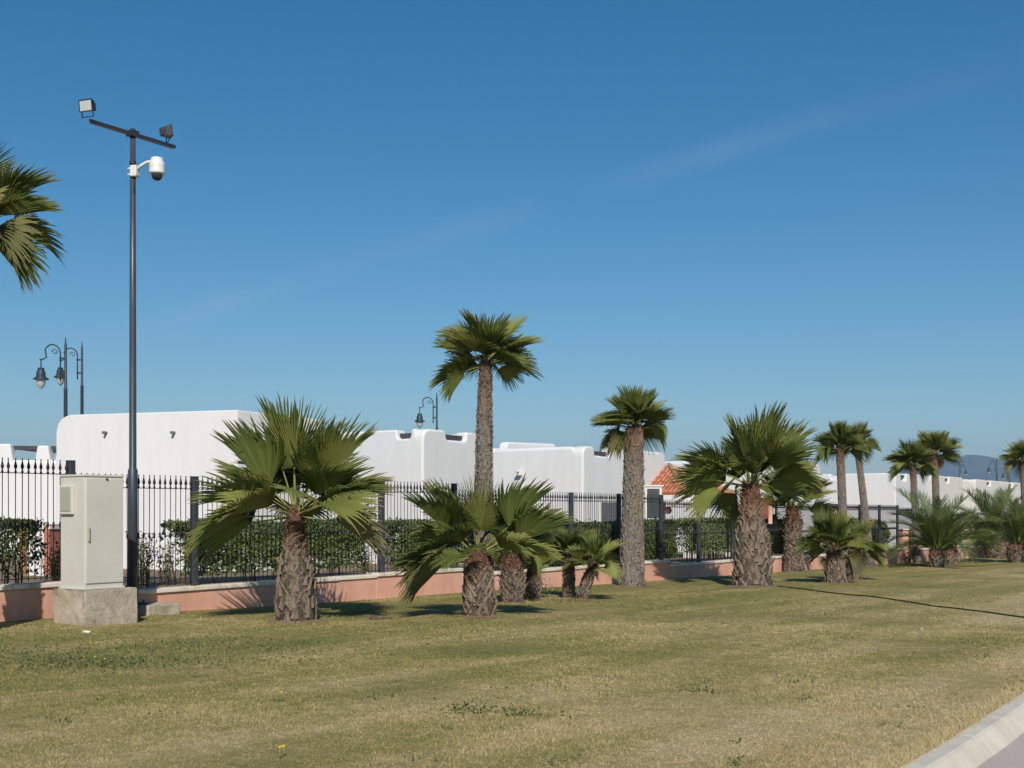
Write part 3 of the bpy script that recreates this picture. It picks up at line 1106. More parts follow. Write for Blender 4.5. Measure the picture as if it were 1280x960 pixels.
def build_porch():
    N0 = at(863, 617, 41.5)
    W = 3.3
    ze = N0.z
    p = thing('tiled_porch', 'porch with orange tiled hip roof on a white column', 'porch', (N0.x, N0.y, 0), FA)
    X = Vector((1, 0, 0)); Y = Vector((0, 1, 0))
    apex = Vector((W / 2 - 0.1, W / 2, ze + 1.02))
    ov = 0.12
    cs = [Vector((-ov, -ov, ze)), Vector((W + ov, -ov, ze)), Vector((W + ov, W + ov, ze)), Vector((-ov, W + ov, ze))]
    bm = MB()
    b = bm.bm
    v = [b.verts.new(c - UP * 0.03) for c in cs] + [b.verts.new(apex - UP * 0.03)]
    for i in range(4):
        b.faces.new((v[i], v[(i + 1) % 4], v[4]))
    b.faces.new((v[3], v[2], v[1], v[0]))
    roof = bm.build('roof', M['tile'], p)
    # barrel tiles: one row of half-round covers per course line, on the two visible slopes
    n = 22
    for (a, c) in ((0, 1), (3, 0)):
        A, C_ = cs[a], cs[c]
        e = (C_ - A)
        L = e.length
        en = e.normalized()
        mid = (A + C_) / 2
        up = (apex - mid)
        nrm = en.cross(up).normalized()
        if nrm.z < 0:
            nrm = -nrm
        for k in range(n):
            u = (k + 0.5) / n
            base = A + e * u
            # height available up this line before the hip
            f = 1 - abs(2 * u - 1)
            top = base + up * max(0.05, f * 0.97)
            m = MB()
            segs = max(2, int((top - base).length / 0.33))
            for q in range(segs):
                p0 = base + (top - base) * (q / segs)
                p1 = base + (top - base) * ((q + 1.08) / segs)
                m.tube([p0 + nrm * 0.028, p1 + nrm * 0.008], [0.062, 0.050], 8)
            m.build('tile_row', M['tile'], roof)
    for c in (0, 1, 3):
        MB().tube([cs[c] + UP * 0.05, apex + UP * 0.07], [0.075, 0.075], 8).build('ridge', M['ridge'], roof)
    # fascia, columns, back walls
    MB().box((W / 2, 0.0, ze - 0.16), (W, 0.22, 0.24), bev=0.02).build('fascia', M['stucco'], p)
    MB().box((0.0, W / 2 + 0.12, ze - 0.16), (0.22, W, 0.24), bev=0.02).build('fascia', M['stucco'], p)
    for (x, y) in ((0.0, 0.0), (W, 0.0)):
        MB().box((x, y, ze / 2 - 0.74), (0.38, 0.38, ze + 0.94), bev=0.03).box((x, y, ze - 0.34), (0.46, 0.46, 0.10), bev=0.02).build('column', M['stucco'], p)
    MB().box((W / 2, W - 0.1, ze / 2 - 0.7), (W, 0.2, ze + 0.9)).build('rear_wall', M['stucco'], p)
    # glazed side panel in a pale frame
    g0 = at(806, 608, 40.0); g1 = at(827, 608, 40.0)
    gp = thing('glazed_screen', 'tall pale framed glass screen beside the tiled porch', 'glass screen', (g0.x, g0.y, 0), 0)
    w = g1.x - g0.x; zt = g0.z
    for (x, ww) in ((0.035, 0.07), (w - 0.035, 0.07)):
        MB().box((x, 0, zt / 2 - 0.3), (ww, 0.07, zt + 0.6)).build('frame_post', M['white_plastic'], gp)
    for z in (zt - 0.04, 1.35, 0.4):
        MB().box((w / 2, 0, z), (w - 0.144, 0.065, 0.08)).build('frame_rail', M['white_plastic'], gp)
    MB().box((w / 2, 0.0, zt / 2 - 0.3), (w - 0.16, 0.02, zt + 0.5)).build('pane', M['glass'], gp)
    MB().box((w / 2, 0, zt + 0.02), (w + 0.12, 0.14, 0.05)).build('cap', M['white_plastic'], gp)
    # paper lantern under the porch, red towel on the wall beyond
    lp = at(835, 638, 43.0)
    ln_ = thing('paper_lantern', 'round pale pink lantern hanging under the tiled porch', 'lantern', lp)
    MB().lathe([(0, -0.13), (0.08, -0.12), (0.13, -0.06), (0.145, 0), (0.13, 0.06), (0.08, 0.12), (0, 0.13)], n=14).build('shade', M['pink'], ln_)
    MB().tube([(0, 0, 0.12), (0, 0, ze - lp.z - 0.05)], 0.008, 5).build('cord', M['dark_metal'], ln_)
    tp = at(957, 640, 38.5)
    tw = thing('hanging_towel', 'red towel hanging beyond the fence beside the thick palm', 'towel', tp)
    tw.scale = (0.62, 0.62, 0.7)
    ws = MB()
    ws.prism([(-.12, -.3), (-.13, .3), (-.04, .31), (.05, .30), (.13, .31), (.12, -.28), (.02, -.31)], Vector((0, 0, 0)), X, UP, Y, 0.03, bev=0.008)
    ws.build('cloth', M['towel'], tw)
    MB().prism([(-.1, -.55), (-.1, .28), (.1, .28), (.1, -.55)], Vector((0.26, 0.05, 0)), X, UP, Y, 0.08, bev=0.01).build('post', M['terracotta'], tw)
    # roof antenna
    ap = at(871, 575, 47.5)
    an = thing('roof_antenna', 'thin T shaped antenna on the roof above the tiled porch', 'antenna', ap)
    MB().tube([(0, 0, -0.6), (0, 0, 0.26)], 0.018, 6).build('mast', M['galv'], an)
    MB().tube([(-0.30, 0, 0.22), (0.36, 0.1, 0.24)], 0.016, 6).build('boom', M['galv'], an)
    for x in (-.2, 0.0, .18, .3):
        MB().tube([(x, -0.22, 0.23), (x, 0.22, 0.23)], 0.008, 5).build('rod', M['galv'], an)


build_porch()

# ------------------------------------------------------------------ floodlight mast, cabinet
def build_mast():
    D = 18.35
    p = at(166, 760, D); p.z = lawn_z(p.x, p.y)
    zt = at(166, 161, D).z - p.z
    mst = thing('floodlight_mast', 'tall dark steel mast with two floodlights and a white dome camera', 'light mast', p, FA)
    MB().tube([(0, 0, 0.1), (0, 0, 2.2), (0, 0, 2.24), (0, 0, 4.6), (0, 0, zt)], [0.076, 0.074, 0.056, 0.050, 0.040], 18).build('pole', M['mast'], mst)
    MB().tube([(0, 0, zt - 0.55), (0, 0, zt - 0.5)], [0.05, 0.05], 14).build('collar', M['dark_metal'], mst)
    ft = MB().box((0.30, -0.12, 0.03), (0.62, 0.5, 0.24), bev=0.02)
    ft.build('footing', M['concrete'], mst)
    bp = MB().box((0, 0, 0.165), (0.30, 0.30, 0.03))
    for sx in (-.11, .11):
        for sy in (-.11, .11):
            bp.tube([(sx, sy, 0.16), (sx, sy, 0.22)], 0.014, 6)
    bp.build('base_plate', M['dark_metal'], mst)
    zc = zt - 0.08
    arm = MB().box((0.02, 0, zc), (1.56, 0.042, 0.048)).box((0.02, 0.0, zc - 0.028), (1.50, 0.06, 0.008)).box((0, 0, zc), (0.14, 0.13, 0.09))
    arm.build('crossarm', M['dark_metal'], mst)

    def flood(x, tgt, tilt):
        # housing faces local +Y before rotation
        f = bpy.data.objects.new('floodlight', None); link(f, mst)
        f.location = (x, 0, zc + 0.03)
        f.scale = (0.74, 0.74, 0.74)
        f.rotation_euler = (0, 0, tgt)
        br = MB()
        for sx in (-.135, .135):
            br.tube([(sx, 0, 0.02), (sx, 0, 0.24)], 0.011, 6)
        br.tube([(-.135, 0, 0.022), (.135, 0, 0.022)], 0.011, 6)
        br.build('bracket', M['dark_metal'], f)
        ca, sa = math.cos(tilt), math.sin(tilt)
        h = MB()
        rot = Matrix.Translation((0, 0, 0.24)) @ Matrix.Rotation(tilt, 4, 'X')
        poly = [(-0.11, -0.03), (0.11, -0.03), (0.07, -0.17), (-0.07, -0.17)]
        bm2 = MB()
        v = []
        b = bm2.bm
        for (sx, sz, yy) in ((-.15, -.11, .05), (.15, -.11, .05), (.15, .11, .05), (-.15, .11, .05), (-.13, -.09, -.05), (.13, -.09, -.05), (.13, .09, -.05), (-.13, .09, -.05), (-.075, -.06, -.13), (.075, -.06, -.13), (.075, .06, -.13), (-.075, .06, -.13)):
            v.append(b.verts.new(rot @ Vector((sx, yy, sz))))
        for k in range(4):
            b.faces.new((v[k], v[(k + 1) % 4], v[4 + (k + 1) % 4], v[4 + k]))
            b.faces.new((v[4 + k], v[4 + (k + 1) % 4], v[8 + (k + 1) % 4], v[8 + k]))
        b.faces.new((v[8], v[9], v[10], v[11]))
        b.faces.new((v[3], v[2], v[1], v[0]))
        for k in range(-3, 4):
            # cooling fins
            bmesh.ops.create_cube(b, size=1.0, matrix=rot @ Matrix.Translation((k * 0.024, -0.10, 0)) @ Matrix.Diagonal((0.006, 0.11, 0.15, 1)))
        # rim
        for (cx, cz, sx, sz) in ((0, .11, .32, .02), (0, -.11, .32, .02), (.15, 0, .02, .20), (-.15, 0, .02, .20)):
            bmesh.ops.create_cube(b, size=1.0, matrix=rot @ Matrix.Translation((cx, .056, cz)) @ Matrix.Diagonal((sx, 0.025, sz, 1)))
        bm2.build('housing', M['dark_metal'], f)
        l = MB()
        bmesh.ops.create_cube(l.bm, size=1.0, matrix=rot @ Matrix.Translation((0, 0.056, 0)) @ Matrix.Diagonal((0.277, 0.012, 0.197, 1)))
        l.build('lens', M['lens'], f)
    flood(-0.80, R(180 - 20) - FA, R(-8))
    flood(0.66, R(-62) - FA, R(10))

    # dome camera on a curved bracket, to the right of the pole
    zc2 = at(166, 215, D).z - p.z
    c = bpy.data.objects.new('dome_camera', None); link(c, mst)
    c.location = (0, 0, zc2)
    c.scale = (0.92, 0.92, 0.92)
    c.rotation_euler = (0, 0, R(-12) - FA)
    MB().box((0.05, -0.02, 0.0), (0.12, 0.14, 0.19), bev=0.02).box((0.0, 0, 0.05), (0.12, 0.12, 0.02)).box((0.0, 0, -0.05), (0.12, 0.12, 0.02)).build('bracket_box', M['white_plastic'], c)
    MB().tube([(0.08, -.02, 0.02), (0.16, -.02, 0.09), (0.26, -.02, 0.135), (0.36, -.02, 0.15), (0.46, -.02, 0.155)], [0.028, 0.028, 0.028, 0.03, 0.032], 10).build('bracket_arm', M['white_plastic'], c)
    MB().lathe([(0, 0.20), (0.09, 0.20), (0.10, 0.185), (0.10, 0.15), (0.122, 0.13), (0.128, 0.05), (0.125, -0.03), (0.128, -0.035), (0.128, -0.055), (0.10, -0.075), (0.0, -0.08)], c=(0.45, -.02, 0), n=22).build('housing', M['white_plastic'], c)
    MB().lathe([(0.092, -0.07), (0.092, -0.10), (0.075, -0.145), (0.04, -0.172), (0, -0.18)], c=(0.45, -.02, 0), n=20).build('dome', M['dome'], c)
    MB().tube([(0.06, -0.02, -0.09), (0.06, -0.03, -0.2), (0.045, -0.03, -0.32), (0.03, -0.0, -0.42)], 0.010, 6).build('cable', M['rubber'], c)


build_mast()


def build_cabinet():
    c = on_lawn(105, 783)
    cab = thing('utility_cabinet', 'pale grey green electrical cabinet on a stained concrete plinth', 'utility cabinet', c, FA)
    zp = 0.50
    # plinth: rough cast block, slightly wider at the foot
    b = MB()
    b.prism([(0.02, -0.3), (0.0, zp - 0.02), (0.87, zp - 0.02), (0.885, -0.3)], Vector((0, 0.0, 0)), Vector((1, 0, 0)), UP, Vector((0, 1, 0)), 0.72, bev=0.02)
    bmesh.ops.subdivide_edges(b.bm, edges=list(b.bm.edges), cuts=2, use_grid_fill=True)
    rnd = random.Random(8)
    for v in b.bm.verts:
        v.co += Vector((rnd.uniform(-1, 1), rnd.uniform(-1, 1), rnd.uniform(-1, 1))) * 0.006
    b.build('plinth', M['concrete'], cab)
    x0, y0, w, d, h = 0.045, 0.06, 0.63, 0.53, 1.53
    MB().box((x0 + w / 2, y0 + d / 2, zp + h / 2), (w, d, h), bev=0.008).build('body', M['cabinet'], cab)
    MB().box((x0 + w / 2, y0 + d / 2, zp + h + 0.012), (w + 0.03, d + 0.03, 0.03), bev=0.008).build('roof', M['cabinet'], cab)
    door = MB().box((x0 + w / 2 + 0.006, y0 - 0.008, zp + h / 2 + 0.02), (w - 0.035, 0.02, h - 0.10), bev=0.004).build('door', M['cabinet'], cab)
    MB().box((x0 + 0.05, y0 - 0.032, zp + 0.74), (0.025, 0.03, 0.20), bev=0.008).build('handle', M['cabinet_plate'], door)
    MB().box((x0 + w * .55, y0 - 0.025, zp + h - 0.035), (0.03, 0.02, 0.025), bev=0.004).build('lock', M['dark_metal'], door)
    # shallow box with a vent plate on the left side
    s = MB().box((x0 - 0.022, y0 + d * 0.66, zp + h - 0.32), (0.045, 0.28, 0.40), bev=0.01).build('side_box', M['cabinet'], cab)
    MB().box((x0 - 0.048, y0 + d * 0.66, zp + h - 0.31), (0.012, 0.225, 0.33), bev=0.004).build('plate', M['cabinet_plate'], s)
    MB().box((x0 + w / 2, y0 + d / 2, zp - 0.002), (w + 0.04, d + 0.04, 0.03), bev=0.006).build('base_frame', M['cabinet'], cab)


build_cabinet()

# ------------------------------------------------------------------ street lamps behind the houses
def street_lamp(label, px, ytop, D, lean=0, zbase=0.3, sc=1.0):
    t = at(px, ytop, D)
    lam = thing('street_lamp', label, 'street lamp', (t.x, t.y, zbase), R(lean), 'curled arm street lamps behind the houses')
    H = (t.z - zbase)
    # pole with thinner upper tube
    h = H
    MB().lathe([(0, 0), (0.16, 0.0), (0.16, 0.25), (0.10, 0.9), (0.075, 1.1), (0.06, h - 1.75 * sc), (0.07, h - 1.72 * sc), (0.045, h - 1.66 * sc), (0.04, h - 0.25), (0.028, h - 0.2), (0.02, h - 0.05), (0, h)], n=12).build('pole', M['lamp_paint'], lam)
    # side tube and curled arm
    a = MB()
    x0 = -0.17 * sc
    pts = [(x0, 0, h - 1.45 * sc), (x0, 0, h - 0.6 * sc)]
    for k in range(9):
        th = math.pi * k / 8 * 0.86
        pts.append((x0 - 0.26 * sc + 0.26 * sc * math.cos(th), 0, h - 0.55 * sc + 0.30 * sc * math.sin(th)))
    pts += [(-0.62 * sc, 0, h - 0.66 * sc), (-0.76 * sc, 0, h - 0.74 * sc), (-0.84 * sc, 0, h - 0.73 * sc)]
    a.tube(pts, 0.024 * sc, 8)
    for zz in (0.7, 1.2):
        a.tube([(x0 - 0.03, 0, h - zz * sc), (0.02, 0, h - zz * sc)], 0.03 * sc, 8)
    # scroll
    a.tube([(x0 - 0.03 * sc - 0.11 * sc * (1 - k / 14) * math.cos(k * 0.6) - 0.14 * sc, 0, h - 0.50 * sc + 0.11 * sc * (1 - k / 14) * math.sin(k * 0.6)) for k in range(12)], 0.014 * sc, 6)
    a.build('arm', M['lamp_paint'], lam)
    xl = -0.80 * sc
    zl = h - 0.74 * sc
    MB().tube([(xl, 0, zl), (xl, 0, zl - 0.3 * sc)], 0.02 * sc, 6).build('hanger', M['lamp_paint'], lam)
    MB().lathe([(0, zl - 0.26 * sc), (0.10 * sc, zl - 0.27 * sc), (0.11 * sc, zl - 0.36 * sc), (0.14 * sc, zl - 0.40 * sc), (0.15 * sc, zl - 0.55 * sc), (0.25 * sc, zl - 0.63 * sc), (0.25 * sc, zl - 0.65 * sc), (0.12 * sc, zl - 0.62 * sc), (0, zl - 0.62 * sc)], c=(xl, 0, 0), n=16).build('lamp_shade', M['lamp_paint'], lam)
    MB().lathe([(0.145 * sc, zl - 0.64 * sc), (0.15 * sc, zl - 0.74 * sc), (0.11 * sc, zl - 0.86 * sc), (0.04 * sc, zl - 0.94 * sc), (0, zl - 0.97 * sc)], c=(xl, 0, 0), n=14).build('globe', M['globe'], lam)


street_lamp('leftmost curled arm street lamp, nearer of the pair over the white house', 82, 421, 39.0)
street_lamp('curled arm street lamp just right of another one over the white house', 102.5, 427, 46.0, 6)
street_lamp('lone curled arm street lamp behind the house left of the tallest palm', 546, 490, 56.0)
street_lamp('tiny street lamp before the mountain, left of the last tall palm', 1246, 572, 122.0)
street_lamp('tiny street lamp before the mountain, touching the last tall palm crown', 1262, 583, 150.0)
street_lamp('tiny street lamp between the dead frond palm and the mountain peak', 1199, 578, 150.0, 150)

# ------------------------------------------------------------------ palms
def fan_mesh(seed, pet, bend, fold, n=42, spread=250, limp=0.25, mat='frond'):
    """unit fan frond: petiole of length pet along +Y from the origin, then a pleated blade of radius 1"""
    rng = random.Random(seed)
    V = []; F = []; rr = []; rn = []; mi = []
    # petiole: arching flat tube
    segs = 6
    ca = 0.04
    pp = []
    for k in range(segs + 1):
        u = k / segs
        pp.append(Vector((0, pet * u, -ca * pet * u * u)))
    for k, p in enumerate(pp):
        u = k / segs
        w = 0.034 * (1 - u) + 0.014 * u + (0.03 if k == 0 else 0)
        for (dx, dz) in ((-w, 0), (0, w * 0.45), (w, 0), (0, -w * 0.55)):
            V.append((p.x + dx, p.y, p.z + dz)); rr.append(0.3); rn.append(0.5)
    for k in range(segs):
        for j in range(4):
            a = k * 4 + j; b = k * 4 + (j + 1) % 4
            F.append((a, b, b + 4, a + 4)); mi.append(1)
    hub = pp[-1]
    tang = math.atan2(-2 * ca * pet, pet) if pet > 0 else 0
    rot = Matrix.Translation(hub) @ Matrix.Rotation(tang - bend, 4, 'X')
    half = math.radians(spread) / 2
    al = math.radians(spread) / n / 2
    rs = [0.03, 0.22, 0.43, 0.58, 0.76, 0.90, 1.0]
    wf = [1.0, 1.0, 0.99, 0.72, 0.42, 0.20, 0.0]

    def bendpt(x, y, z, r, dl):
        # V fold along the costa, recurving tip
        az = abs(x) * math.sin(fold) * (1 - 0.25 * r)
        z = z + az - limp * (max(0, y) ** 2) * 0.55 - dl * max(0, r - 0.55) ** 1.6
        return rot @ Vector((x * math.cos(fold * 0.85), y, z))

    for j in range(n):
        th = -half + (j + 0.5) * 2 * al
        c = math.cos(th * 0.5)
        L = (0.58 + 0.42 * c ** 1.1) * rng.uniform(0.90, 1.05)
        dl = rng.uniform(0.0, 0.42) * (1.25 if abs(th) > 1.2 else 1.0)
        sway = rng.uniform(-0.06, 0.06)
        broken = rng.random() < 0.05
        i0 = len(V)
        rv = rng.random()
        for q, (r, w) in enumerate(zip(rs, wf)):
            rad = r * L
            if broken and q >= 5:
                rad *= 0.9
            thq = th + sway * max(0, r - 0.45)
            hw = al * w
            pl = 1.2 / n * min(1, r / 0.3) * (1 if w > 0 else 0)
            for (dt, dz) in ((-hw, -pl), (0, pl), (hw, -pl)):
                x = math.sin(thq + dt) * rad
                y = math.cos(thq + dt) * rad
                V.append(tuple(bendpt(x, y, dz * max(0.3, w), r, dl)))
                rr.append(r); rn.append(rv)
        for q in range(len(rs) - 1):
            a = i0 + q * 3
            F.append((a, a + 1, a + 4, a + 3)); mi.append(0)
            F.append((a + 1, a + 2, a + 5, a + 4)); mi.append(0)
    return mesh_np('frond', np.array(V), np.array(F), [M[mat], M['petiole'] if mat.startswith('frond') else M[mat]], {'rr': rr, 'rnd': rn}, midx=mi)


def feather_mesh(seed, arch=1.0, n=50, mat='feather'):
    """unit pinnate frond of length about 1 along +Y, arching down"""
    rng = random.Random(seed)
    V = []; F = []; rr = []; rn = []; mi = []

    def rach(u):
        a = arch * u ** 1.6
        # integrate direction approximately
        y = 0; z = 0
        k = 14
        for q in range(k):
            uu = u * (q + 0.5) / k
            an = -arch * uu ** 1.3 * 1.15
            y += math.cos(an) * u / k
            z += math.sin(an) * u / k
        return Vector((0, y, z)), -arch * u ** 1.3 * 1.15
    segs = 12
    for k in range(segs + 1):
        u = k / segs
        p, an = rach(u)
        w = 0.016 * (1 - u) + 0.003
        for (dx, dz) in ((-w, 0), (0, w * .6), (w, 0), (0, -w * .6)):
            V.append((p.x + dx, p.y, p.z + dz)); rr.append(0.2); rn.append(0.6)
    for k in range(segs):
        for j in range(4):
            a = k * 4 + j; b = k * 4 + (j + 1) % 4
            F.append((a, b, b + 4, a + 4)); mi.append(0)
    for k in range(n):
        u = 0.14 + 0.86 * (k + 0.5) / n
        p, an = rach(u)
        T = Vector((0, math.cos(an), math.sin(an)))
        Nn = Vector((0, -math.sin(an), math.cos(an)))
        L = 0.30 * (math.sin(math.pi * min(1, (u - 0.08) * 0.95)) ** 0.6) * rng.uniform(0.85, 1.08) + 0.03
        for sgn in (-1, 1):
            d = (Vector((sgn, 0, 0)) * 0.62 + T * (0.70 + 0.25 * u) + Nn * rng.uniform(0.1, 0.42)).normalized()
            wv = T * 0.0075
            i0 = len(V)
            mid = p + d * L * 0.55
            tip = p + d * L - UP * L * rng.uniform(0.05, 0.22)
            rv = rng.random()
            for q, r in ((p - wv, 0.3), (p + wv, 0.3), (mid + wv * 1.1, 0.6), (mid - wv * 1.1, 0.6), (tip, 1.0)):
                V.append(tuple(q)); rr.append(r); rn.append(rv)
            F.append((i0, i0 + 1, i0 + 2, i0 + 3)); mi.append(0)
            F.append((i0 + 3, i0 + 2, i0 + 4, i0 + 4)); mi.append(0)
    # make the last kind triangles
    me = bpy.data.meshes.new('frond')
    me.from_pydata([tuple(v) for v in V], [], [f if f[2] != f[3] else f[:3] for f in F])
    me.update()
    me.materials.append(M[mat])
    for an_, av in (('rr', rr), ('rnd', rn)):
        a = me.attributes.new(an_, 'FLOAT', 'POINT')
        a.data.foreach_set('value', np.asarray(av, dtype=np.float32))
    return me


FAN = {}


def fan(kind, b, v, mat='frond'):
    """kind long/short petiole, b = bend level 0..3, v = variant"""
    key = (kind, b, v, mat)
    if key not in FAN:
        pet = {'long': 0.88, 'mid': 0.6, 'short': 0.42}[kind]
        bend = (-0.06, 0.08, 0.32, 0.75)[b]
        fold = (0.62, 0.95, 0.48, 1.12)[v % 4]
        limp = (0.02, 0.14, 0.36, 0.65)[b]
        FAN[key] = fan_mesh(hash((b, v, len(kind))) % 9999, pet, bend, fold, n=(52, 46, 56, 44)[v % 4], spread=(190, 165, 205, 150)[v % 4], limp=limp, mat=mat)
    return FAN[key]


FEATHER = [feather_mesh(30 + i, a) for i, a in enumerate((0.55, 1.0, 1.4, 1.8))]


def place_frond(parent, me, base, d, scale, roll=0.0, name='frond'):
    """point local +Y along d, local +Z as far up as possible, then roll"""
    d = Vector(d).normalized()
    up = UP - d * UP.dot(d)
    if up.length < 0.05:
        up = Vector((0, -1, 0)) - d * Vector((0, -1, 0)).dot(d)
    up.normalize()
    x = d.cross(up).normalized()
    m = Matrix((x, d, up)).transposed() @ Matrix.Rotation(roll, 3, 'Y')
    o = bpy.data.objects.new(name, me)
    link(o, parent)
    o.matrix_local = Matrix.Translation(base) @ m.to_4x4() @ Matrix.Diagonal((scale, scale, scale, 1))
    return o


def make_trunk(parent, H, prof, lean, seed, mat, n=20):
    """prof: list of (height fraction, radius); lean: offset of the top"""
    rng = random.Random(seed)
    rings = max(10, int(H / 0.10))
    V = []; hh = []
    ph = rng.uniform(0, 6)

    def rad(u):
        for (a, ra), (b, rb) in zip(prof, prof[1:]):
            if u <= b:
                k = (u - a) / (b - a)
                k = k * k * (3 - 2 * k)
                return ra + (rb - ra) * k
        return prof[-1][1]

    def cen(u):
        return Vector((lean[0] * u ** 1.4, lean[1] * u ** 1.4, H * u))
    for k in range(rings + 1):
        u = k / rings
        c = cen(u)
        for j in range(n):
            th = 2 * math.pi * j / n
            r = rad(u) * (1 + 0.05 * math.sin(3 * th + ph + 4 * u) + 0.05 * math.sin(17 * u * H + 2 * th) * 0.5 + rng.uniform(-0.035, 0.035))
            zoff = -0.08 if k == 0 else 0
            V.append((c.x + r * math.cos(th), c.y + r * math.sin(th), c.z + zoff)); hh.append(u)
    F = []
    for k in range(rings):
        for j in range(n):
            a = k * n + j; b = k * n + (j + 1) % n
            F.append((a, b, b + n, a + n))
    obj('trunk', mesh_np('trunk', np.array(V), np.array(F), M[mat], {'hh': hh}, smooth=True), parent)
    return rad, cen


def boots(parent, H, rad, cen, seed, size, stick, dens, mat, u0=0.02, u1=1.0, lattice=0.55):
    """old leaf bases: broken plates and split straps spiralling unevenly round the trunk, tips standing off"""
    rng = random.Random(seed)
    V = []; F = []; hh = []
    avg = sum(rad(u / 10) for u in range(11)) / 11
    cnt = int(dens * 2 * math.pi * avg * H * (u1 - u0) / (size * size * 0.62))
    ga = 2.39996
    for i in range(cnt):
        u = u0 + (u1 - u0) * (i + 0.5 + rng.uniform(-2, 2)) / cnt
        u = min(1.0, max(0.005, u))
        th = i * ga + rng.gauss(0, 0.22)
        r0 = rad(u)
        z = H * u
        h = size * rng.uniform(0.6, 1.45)
        so = stick * rng.uniform(0.15, 1.5) * (0.45 + 0.8 * min(1, u * 1.3)) * min(1.0, r0 / 0.22)
        if rng.random() < 0.12:
            so *= 2.0
        lat = rng.random() < lattice
        dth = size * 0.62 / max(0.06, r0) * rng.uniform(0.6, 1.3)
        wdt = size * 0.15 * rng.uniform(0.7, 1.4)
        skew = rng.gauss(0, 0.35)
        legs = [sg for sg in (-1, 1) if rng.random() < 0.8] if lat else [0]
        for sg in legs:
            i0 = len(V)
            K = 4
            for k in range(K + 1):
                q = k / K
                tth = th + (sg * dth * (1 - q) if lat else skew * dth * q)
                zz = z - h * 0.55 + h * q * 1.05
                uu = min(1, max(0, zz / H))
                rr_ = rad(uu) + 0.004 + so * q ** 2.2
                c = cen(uu)
                w_ = wdt * (1.15 - 0.35 * q) if lat else size * 0.40 * (1 - 0.55 * q) * (1 + rng.uniform(-.2, .2))
                tdir = Vector((-math.sin(tth), math.cos(tth), 0))
                rdir = Vector((math.cos(tth), math.sin(tth), 0))
                acr = (tdir * 0.8 + UP * 0.6 * sg).normalized() if lat else tdir
                p = Vector((c.x, c.y, max(zz, 0.005))) + rdir * rr_
                j = rng.uniform(-1, 1) * size * 0.05
                V += [tuple(p - acr * w_ + UP * j), tuple(p + rdir * (0.008 + 0.09 * size)), tuple(p + acr * w_ - UP * j)]
                hh += [uu] * 3
            for k in range(K):
                a = i0 + k * 3
                F += [(a, a + 1, a + 4, a + 3), (a + 1, a + 2, a + 5, a + 4)]
            F += [(i0 + K * 3, i0 + K * 3 + 1, i0 + K * 3 + 2, i0 + K * 3 + 2)]
    F = [f if f[2] != f[3] else f[:3] for f in F]
    me = bpy.data.meshes.new('leaf_bases')
    me.from_pydata(V, [], F)
    me.update()
    me.materials.append(M[mat])
    a = me.attributes.new('hh', 'FLOAT', 'POINT')
    a.data.foreach_set('value', np.asarray(hh, dtype=np.float32))
    tag(obj('leaf_bases', me, parent), kind='stuff')


def fibre(parent, base, rad_, h, n, seed):
    """hanging fibres and dead leaf stubs below the crown"""
    rng = random.Random(seed)
    V = []; F = []
    for i in range(n):
        th = rng.uniform(0, 2 * math.pi)
        z = rng.uniform(-h, 0.12)
        r = rad_ * rng.uniform(0.95, 1.15)
        p = base + Vector((r * math.cos(th), r * math.sin(th), z))
        o = Vector((math.cos(th), math.sin(th), 0))
        t = Vector((-math.sin(th), math.cos(th), 0))
        l = rng.uniform(0.06, 0.22)
        w = rng.uniform(0.006, 0.022)
        tip = p + o * l * rng.uniform(0.15, 0.6) + UP * l * rng.uniform(-1, 0.7) + t * rng.uniform(-.05, .05)
        i0 = len(V)
        V += [tuple(p - t * w), tuple(p + t * w), tuple(tip)]
        F.append((i0, i0 + 1, i0 + 2))
    me = bpy.data.meshes.new('fibres'); me.from_pydata(V, [], F); me.update(); me.materials.append(M['fibre'])
    tag(obj('fibres', me, parent), kind='stuff')


def azel(az, el):
    """az measured in the picture plane sense: 0 = to the right, 90 = away from the camera, 270 = toward it"""
    a, e = R(az), R(el)
    return Vector((math.cos(a) * math.cos(e), math.sin(a) * math.cos(e), math.sin(e)))


